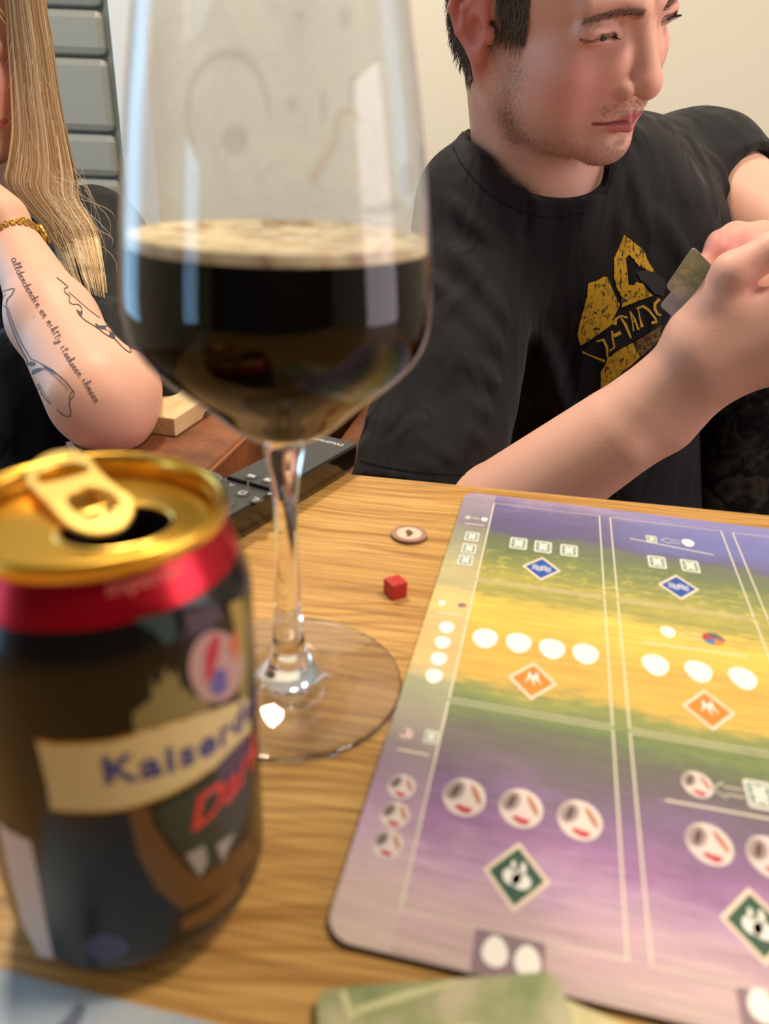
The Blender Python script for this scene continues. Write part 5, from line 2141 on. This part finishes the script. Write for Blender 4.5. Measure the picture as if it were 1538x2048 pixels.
GL = {'a': [[(.4, .45), (.1, .5), (0, .2), (.2, 0), (.4, .3), (.4, .5), (.42, .1), (.55, 0)]], 'l': [[(0, .1), (.25, .7), (.2, 1), (.08, .8), (.12, .1), (.3, 0)]], 'd': [[(.4, .45), (.1, .45), (0, .15), (.25, 0), (.4, .4), (.45, 1), (.44, .1), (.55, 0)]],
      'e': [[(0, .2), (.3, .3), (.25, .5), (.05, .4), (.05, .1), (.25, 0), (.4, .12)]], 'n': [[(0, .4), (.08, .5), (.08, 0), (.15, .4), (.3, .5), (.33, .0), (.45, 0)]], 'i': [[(0, .3), (.1, .5), (.1, .1), (.2, 0)], [(.12, .7), (.14, .74)]],
      'h': [[(0, .1), (.2, .9), (.1, 1), (.08, 0), (.18, .45), (.32, .4), (.33, 0), (.45, .05)]], 't': [[(.1, .95), (.1, .1), (.25, 0)], [(-.05, .65), (.28, .7)]], 'y': [[(0, .5), (.05, .2), (.25, .15), (.32, .5), (.3, -.3), (.1, -.45), (.1, -.25), (.45, .1)]],
      's': [[(0, 0), (.2, .5), (.25, .2), (.1, 0), (.35, .05)]], 'k': [[(0, .1), (.2, .9), (.08, 1), (.06, 0), (.2, .4), (.3, .45), (.12, .25), (.35, 0)]], 'm': [[(0, .4), (.06, 0), (.12, .45), (.22, .45), (.24, 0), (.32, .45), (.42, .4), (.44, 0), (.55, .05)]], 'r': [[(0, .3), (.12, .5), (.2, .42), (.2, .1), (.32, 0)]], ' ': []}
path = smooth_profile(zt([(88, 455), (130, 560), (200, 690), (290, 840), (380, 980), (455, 1120), (540, 1270), (640, 1410), (735, 1570)]), 12)
sgl = np.concatenate([[0], np.cumsum(np.linalg.norm(np.diff(path, axis=0), axis=1))])
script_ = 'alldendendin en nihtty itsekseen ihmeen'
adv = [max([q[0] for st_ in GL[c] for q in st_] + [.35]) + .05 for c in script_]
unit = sgl[-1] / sum(adv)
lines_, cur = [], 0.0
XH = 15.0


def on_path(s_, up_):
    s_ = min(max(s_, 0), sgl[-1] - .01)
    i = min(np.searchsorted(sgl, s_, side='right') - 1, len(path) - 2)
    f_ = (s_ - sgl[i]) / (sgl[i + 1] - sgl[i])
    p = path[i] + (path[i + 1] - path[i]) * f_
    d = path[i + 1] - path[i]
    d = d / np.linalg.norm(d)
    return tuple(p + np.array([d[1], -d[0]]) * up_)


for ch, a_ in zip(script_, adv):
    for st_ in GL[ch]:
        pts = crv(st_, 3) if len(st_) > 2 else st_
        lines_.append(([on_path(cur + q[0] * unit, q[1] * XH) for q in pts], 1.4, False))
    cur += a_ * unit
ribbon('script_tattoo', lines_, on_arm, ink_l, woman)

# hair: long locks falling past the face onto the shoulder
RB = smooth_profile([(10, -205), (48, -150), (66, -105), (78, -60), (88, 20), (104, 110), (116, 200), (133, 290), (146, 350), (151, 395), (168, 425), (190, 462), (202, 510), (210, 560), (214, 606)], 4)
LB = smooth_profile([(-30, -205), (-14, -150), (0, -105), (8, -60), (15, 20), (22, 110), (28, 190), (31, 260), (24, 320), (16, 365), (48, 412), (82, 448), (104, 485), (124, 535), (150, 585)], 4)
YB = smooth_profile([(q, i) for i, q in enumerate((.912, .880, .866, .860, .862, .866, .868, .868, .866, .862, .856, .850, .848, .848, .850))], 4)[:, 0]
NSEG = len(RB)
blond = [np.array(lin(c)[:3]) for c in ((218, 188, 142), (202, 168, 120), (230, 206, 164), (190, 154, 108), (240, 220, 182))]
HVv, HF, HC = [], [], []


def lock(px_pts, ys, r, col, taper=True, sides=4):
    P = np.array([on_y(x, y, Y) for (x, y), Y in zip(px_pts, ys)])
    n_ = len(P)
    b0 = len(HVv)
    for i in range(n_):
        d = P[min(i + 1, n_ - 1)] - P[max(i - 1, 0)]
        d /= np.linalg.norm(d) + 1e-9
        a = np.cross(d, A3(0, 1, 0))
        a /= np.linalg.norm(a) + 1e-9
        b = np.cross(d, a)
        tt = i / (n_ - 1)
        rr_ = r * (1 - .92 * max(0, (tt - .55) / .45) ** 1.5) if taper else r
        for k in range(sides):
            an = 2 * math.pi * k / sides
            HVv.append(P[i] + (a * math.cos(an) + b * math.sin(an)) * rr_)
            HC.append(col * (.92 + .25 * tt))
        if i:
            o = b0 + (i - 1) * sides
            for k in range(sides):
                HF.append((o + k, o + (k + 1) % sides, o + sides + (k + 1) % sides, o + sides + k))


WG = np.linspace(0, 1, 6)
YM = np.zeros((NSEG, 6))
for i in range(NSEG):
    for k_, w_ in enumerate(WG):
        p = LB[i] * (1 - w_) + RB[i] * w_
        YM[i, k_] = min(YB[i], march(wom_top, p[0], p[1], .55)[1] - .004) if i > NSEG * .6 else YB[i]


def hair_y(i, w_):
    return float(np.interp(w_, WG, YM[i]))


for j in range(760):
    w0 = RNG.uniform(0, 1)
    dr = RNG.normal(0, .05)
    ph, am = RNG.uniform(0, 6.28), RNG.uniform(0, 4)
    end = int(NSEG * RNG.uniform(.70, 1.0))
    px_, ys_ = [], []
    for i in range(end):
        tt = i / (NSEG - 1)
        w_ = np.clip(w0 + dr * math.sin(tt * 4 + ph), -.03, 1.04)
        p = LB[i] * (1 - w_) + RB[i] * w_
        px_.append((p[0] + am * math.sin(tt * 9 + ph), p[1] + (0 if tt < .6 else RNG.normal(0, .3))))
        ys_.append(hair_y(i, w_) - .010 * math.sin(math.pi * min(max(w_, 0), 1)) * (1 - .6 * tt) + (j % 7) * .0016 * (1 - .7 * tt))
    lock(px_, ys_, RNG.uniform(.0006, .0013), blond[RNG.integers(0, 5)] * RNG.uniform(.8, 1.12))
# soft under-layer
b0 = len(HVv)
NUL = int(NSEG * .68)
for i in range(NUL):
    for k in range(9):
        w_ = .04 + .92 * k / 8
        p = LB[i] * (1 - w_) + RB[i] * w_
        HVv.append(on_y(p[0], p[1], hair_y(i, w_) + .012 - .008 * math.sin(math.pi * w_)))
        HC.append(blond[1] * .85)
for i in range(NUL - 1):
    for k in range(8):
        o = b0 + i * 9 + k
        HF.append((o, o + 1, o + 10, o + 9))
# stray hairs
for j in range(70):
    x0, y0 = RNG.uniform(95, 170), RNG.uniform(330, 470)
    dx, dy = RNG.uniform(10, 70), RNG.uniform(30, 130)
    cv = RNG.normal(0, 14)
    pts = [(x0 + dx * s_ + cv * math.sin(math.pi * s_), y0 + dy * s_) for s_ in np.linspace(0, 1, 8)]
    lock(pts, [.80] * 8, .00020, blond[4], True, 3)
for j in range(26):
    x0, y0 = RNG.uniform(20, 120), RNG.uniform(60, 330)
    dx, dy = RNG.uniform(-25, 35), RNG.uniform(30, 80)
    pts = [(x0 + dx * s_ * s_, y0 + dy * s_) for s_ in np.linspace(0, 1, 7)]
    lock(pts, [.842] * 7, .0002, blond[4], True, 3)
# crown and far side of the head
wn = np.stack([(wom_head(wh_v + 5e-4 * np.eye(3)[i]) - wom_head(wh_v - 5e-4 * np.eye(3)[i])) for i in range(3)], 1)
wn /= np.linalg.norm(wn, axis=1)[:, None] + 1e-12
WLc = (wh_v - WO) @ WRm / WS
capm = ((WLc[:, 2] > .060) & (WLc[:, 1] < .080)) | ((WLc[:, 1] < .022) & (WLc[:, 2] > -.07)) | ((np.abs(WLc[:, 0]) > .045) & (WLc[:, 1] < .055) & (WLc[:, 2] > -.01))
fm = capm[wh_q].all(1)
uq, inv = np.unique(wh_q[fm], return_inverse=True)
b0 = len(HVv)
HVv += list(wh_v[uq] + wn[uq] * .003)
HC += [blond[1]] * len(uq)
HF += [tuple(int(x) + b0 for x in r) for r in inv.reshape(-1, 4)]
# long strands combed back from the crown and hanging behind the shoulders
rid = RNG.choice(np.where(capm)[0], 1100, replace=False)
Pw = wh_v[rid] + wn[rid] * .004
tracks = [Pw.copy()]
off_ = RNG.uniform(.003, .012, len(Pw))
back = WRm @ A3(0, -.45, -1)
for _ in range(26):
    dd_ = wom_head(Pw)
    gr = np.stack([(wom_head(Pw + 5e-4 * np.eye(3)[i]) - wom_head(Pw - 5e-4 * np.eye(3)[i])) / 1e-3 for i in range(3)], 1)
    gr /= np.linalg.norm(gr, axis=1)[:, None] + 1e-9
    near = (dd_ < .02)[:, None]
    st_ = np.where(near, back, A3(0, .05, -1))
    st_ = st_ - np.where(near, gr * (st_ * gr).sum(1)[:, None], 0)
    st_ /= np.linalg.norm(st_, axis=1)[:, None] + 1e-9
    Pw = Pw + st_ * .013
    dd_ = wom_head(Pw)
    Pw = Pw + gr * np.clip(off_ - dd_, 0, .02)[:, None]
    db = wom_top(Pw) / .8
    gb = np.stack([(wom_top(Pw + 1e-3 * np.eye(3)[i]) - wom_top(Pw - 1e-3 * np.eye(3)[i])) for i in range(3)], 1)
    gb /= np.linalg.norm(gb, axis=1)[:, None] + 1e-9
    Pw = Pw + gb * np.clip(.004 - db, 0, .02)[:, None]
    tracks.append(Pw.copy())
T_ = np.stack(tracks, 1)
Dv = T_ - CAMP
pxs = IW / 2 + F_PX * (Dv @ RIGHT) / (Dv @ FW)
pys = IH / 2 - F_PX * (Dv @ UP) / (Dv @ FW)
viol = (pxs > np.interp(pys, RB[:, 1], RB[:, 0]) + 2) & (pys > -15)
first = np.where(viol.any(1), viol.argmax(1), T_.shape[1])
okk = first >= 5
LT = (T_ - WO) @ WRm / WS
infront = ((LT[..., 1] > .075) & (np.abs(LT[..., 0]) < .045) & (LT[..., 2] < .05) & (LT[..., 2] > -.12)).any(1)
for k_ in np.where(okk & ~infront)[0]:
    P3 = T_[k_][:first[k_]]
    b0 = len(HVv)
    r_ = RNG.uniform(.0007, .0014)
    cl = blond[RNG.integers(0, 5)] * RNG.uniform(.8, 1.1)
    for i in range(len(P3)):
        d = P3[min(i + 1, len(P3) - 1)] - P3[max(i - 1, 0)]
        d /= np.linalg.norm(d) + 1e-9
        a = np.cross(d, A3(.2, 1, .1))
        a /= np.linalg.norm(a) + 1e-9
        b = np.cross(d, a)
        rr_ = r_ * (1 - .9 * (i / (len(P3) - 1)) ** 3)
        for q_ in range(3):
            an = 2 * math.pi * q_ / 3
            HVv.append(P3[i] + (a * math.cos(an) + b * math.sin(an)) * rr_)
            HC.append(cl)
        if i:
            o = b0 + (i - 1) * 3
            for q_ in range(3):
                HF.append((o + q_, o + (q_ + 1) % 3, o + 3 + (q_ + 1) % 3, o + 3 + q_))
obj('hair', HVv, HF, hair_m, woman, True, cols=np.array(HC))

# ---- gold bracelet watch on her wrist
watch = thing('wrist_watch', 'gold bracelet watch with small links on the tattooed wrist', 'watch', tuple(W_WR))
wg = mat('watch_gold', (206, 172, 84), .28, metal=1.0)
axd = (HAND - W_WR) * .0 + (W_WR - W_EL)
axd /= np.linalg.norm(axd)
tocam = CAMP - W_WR
e1_ = tocam - axd * (tocam @ axd)
e1_ /= np.linalg.norm(e1_)
e2_ = np.cross(axd, e1_)
RW_ = .0252
bm = bmesh.new()
box_bm(bm, (-.0021, -.0015, -.0008), (.0021, .0015, .0008), .0005, 2)
lk_big = bpy.data.meshes.new('link')
bm.to_mesh(lk_big)
bm.free()
bm = bmesh.new()
box_bm(bm, (-.0021, -.00105, -.0008), (.0021, .00105, .0008), .0005, 2)
lk_small = bpy.data.meshes.new('link')
bm.to_mesh(lk_small)
bm.free()
lk_big.materials.append(wg)
lk_small.materials.append(wg)
shift = A3(0, 0, 0)
NL = 27
for k in range(NL):
    for row in range(5):
        an = 2 * math.pi * (k + (.5 if row % 2 else 0)) / NL
        rad_ = e1_ * math.cos(an) + e2_ * math.sin(an)
        tan_ = -e1_ * math.sin(an) + e2_ * math.cos(an)
        p = rad_ * RW_ + axd * (-.0054, -.0025, 0, .0025, .0054)[row]
        o = bpy.data.objects.new('link', lk_big if row in (0, 4) else lk_small)
        COL.objects.link(o)
        mm = Matrix(((tan_[0], axd[0], rad_[0], p[0]), (tan_[1], axd[1], rad_[1], p[1]), (tan_[2], axd[2], rad_[2], p[2]), (0, 0, 0, 1)))
        o.parent = watch
        o.matrix_local = mm
ca_ = on_y(92, 486, .775) - W_WR
ca_ = ca_ - axd * (ca_ @ axd)
ca_ /= np.linalg.norm(ca_)
cb_ = np.cross(axd, ca_)
prof_ = [(0, 0), (.0085, 0), (.0100, .0012), (.0100, .0042), (.0085, .0056), (0, .0058)]
case = lathe('watch_case', prof_, wg, watch, 40)
mm = Matrix(((cb_[0], axd[0], ca_[0], ca_[0] * .0238), (cb_[1], axd[1], ca_[1], ca_[1] * .0238), (cb_[2], axd[2], ca_[2], ca_[2] * .0238), (0, 0, 0, 1)))
case.matrix_local = mm

# pale slip of paper on the armrest
slip = [on_z(x, y, AZ + .0006) for x, y in ((131, 884), (142, 882), (185, 930), (165, 940))]
so = obj('paper_slip', [tuple(p) for p in slip] + [tuple(p - A3(0, 0, .0004)) for p in slip], [(0, 1, 2, 3), (7, 6, 5, 4), (0, 4, 5, 1), (1, 5, 6, 2), (2, 6, 7, 3), (3, 7, 4, 0)], mat('pink_paper', (222, 176, 160), .7))
tag(so, 'narrow pale pink paper slip on the sofa armrest', 'paper')
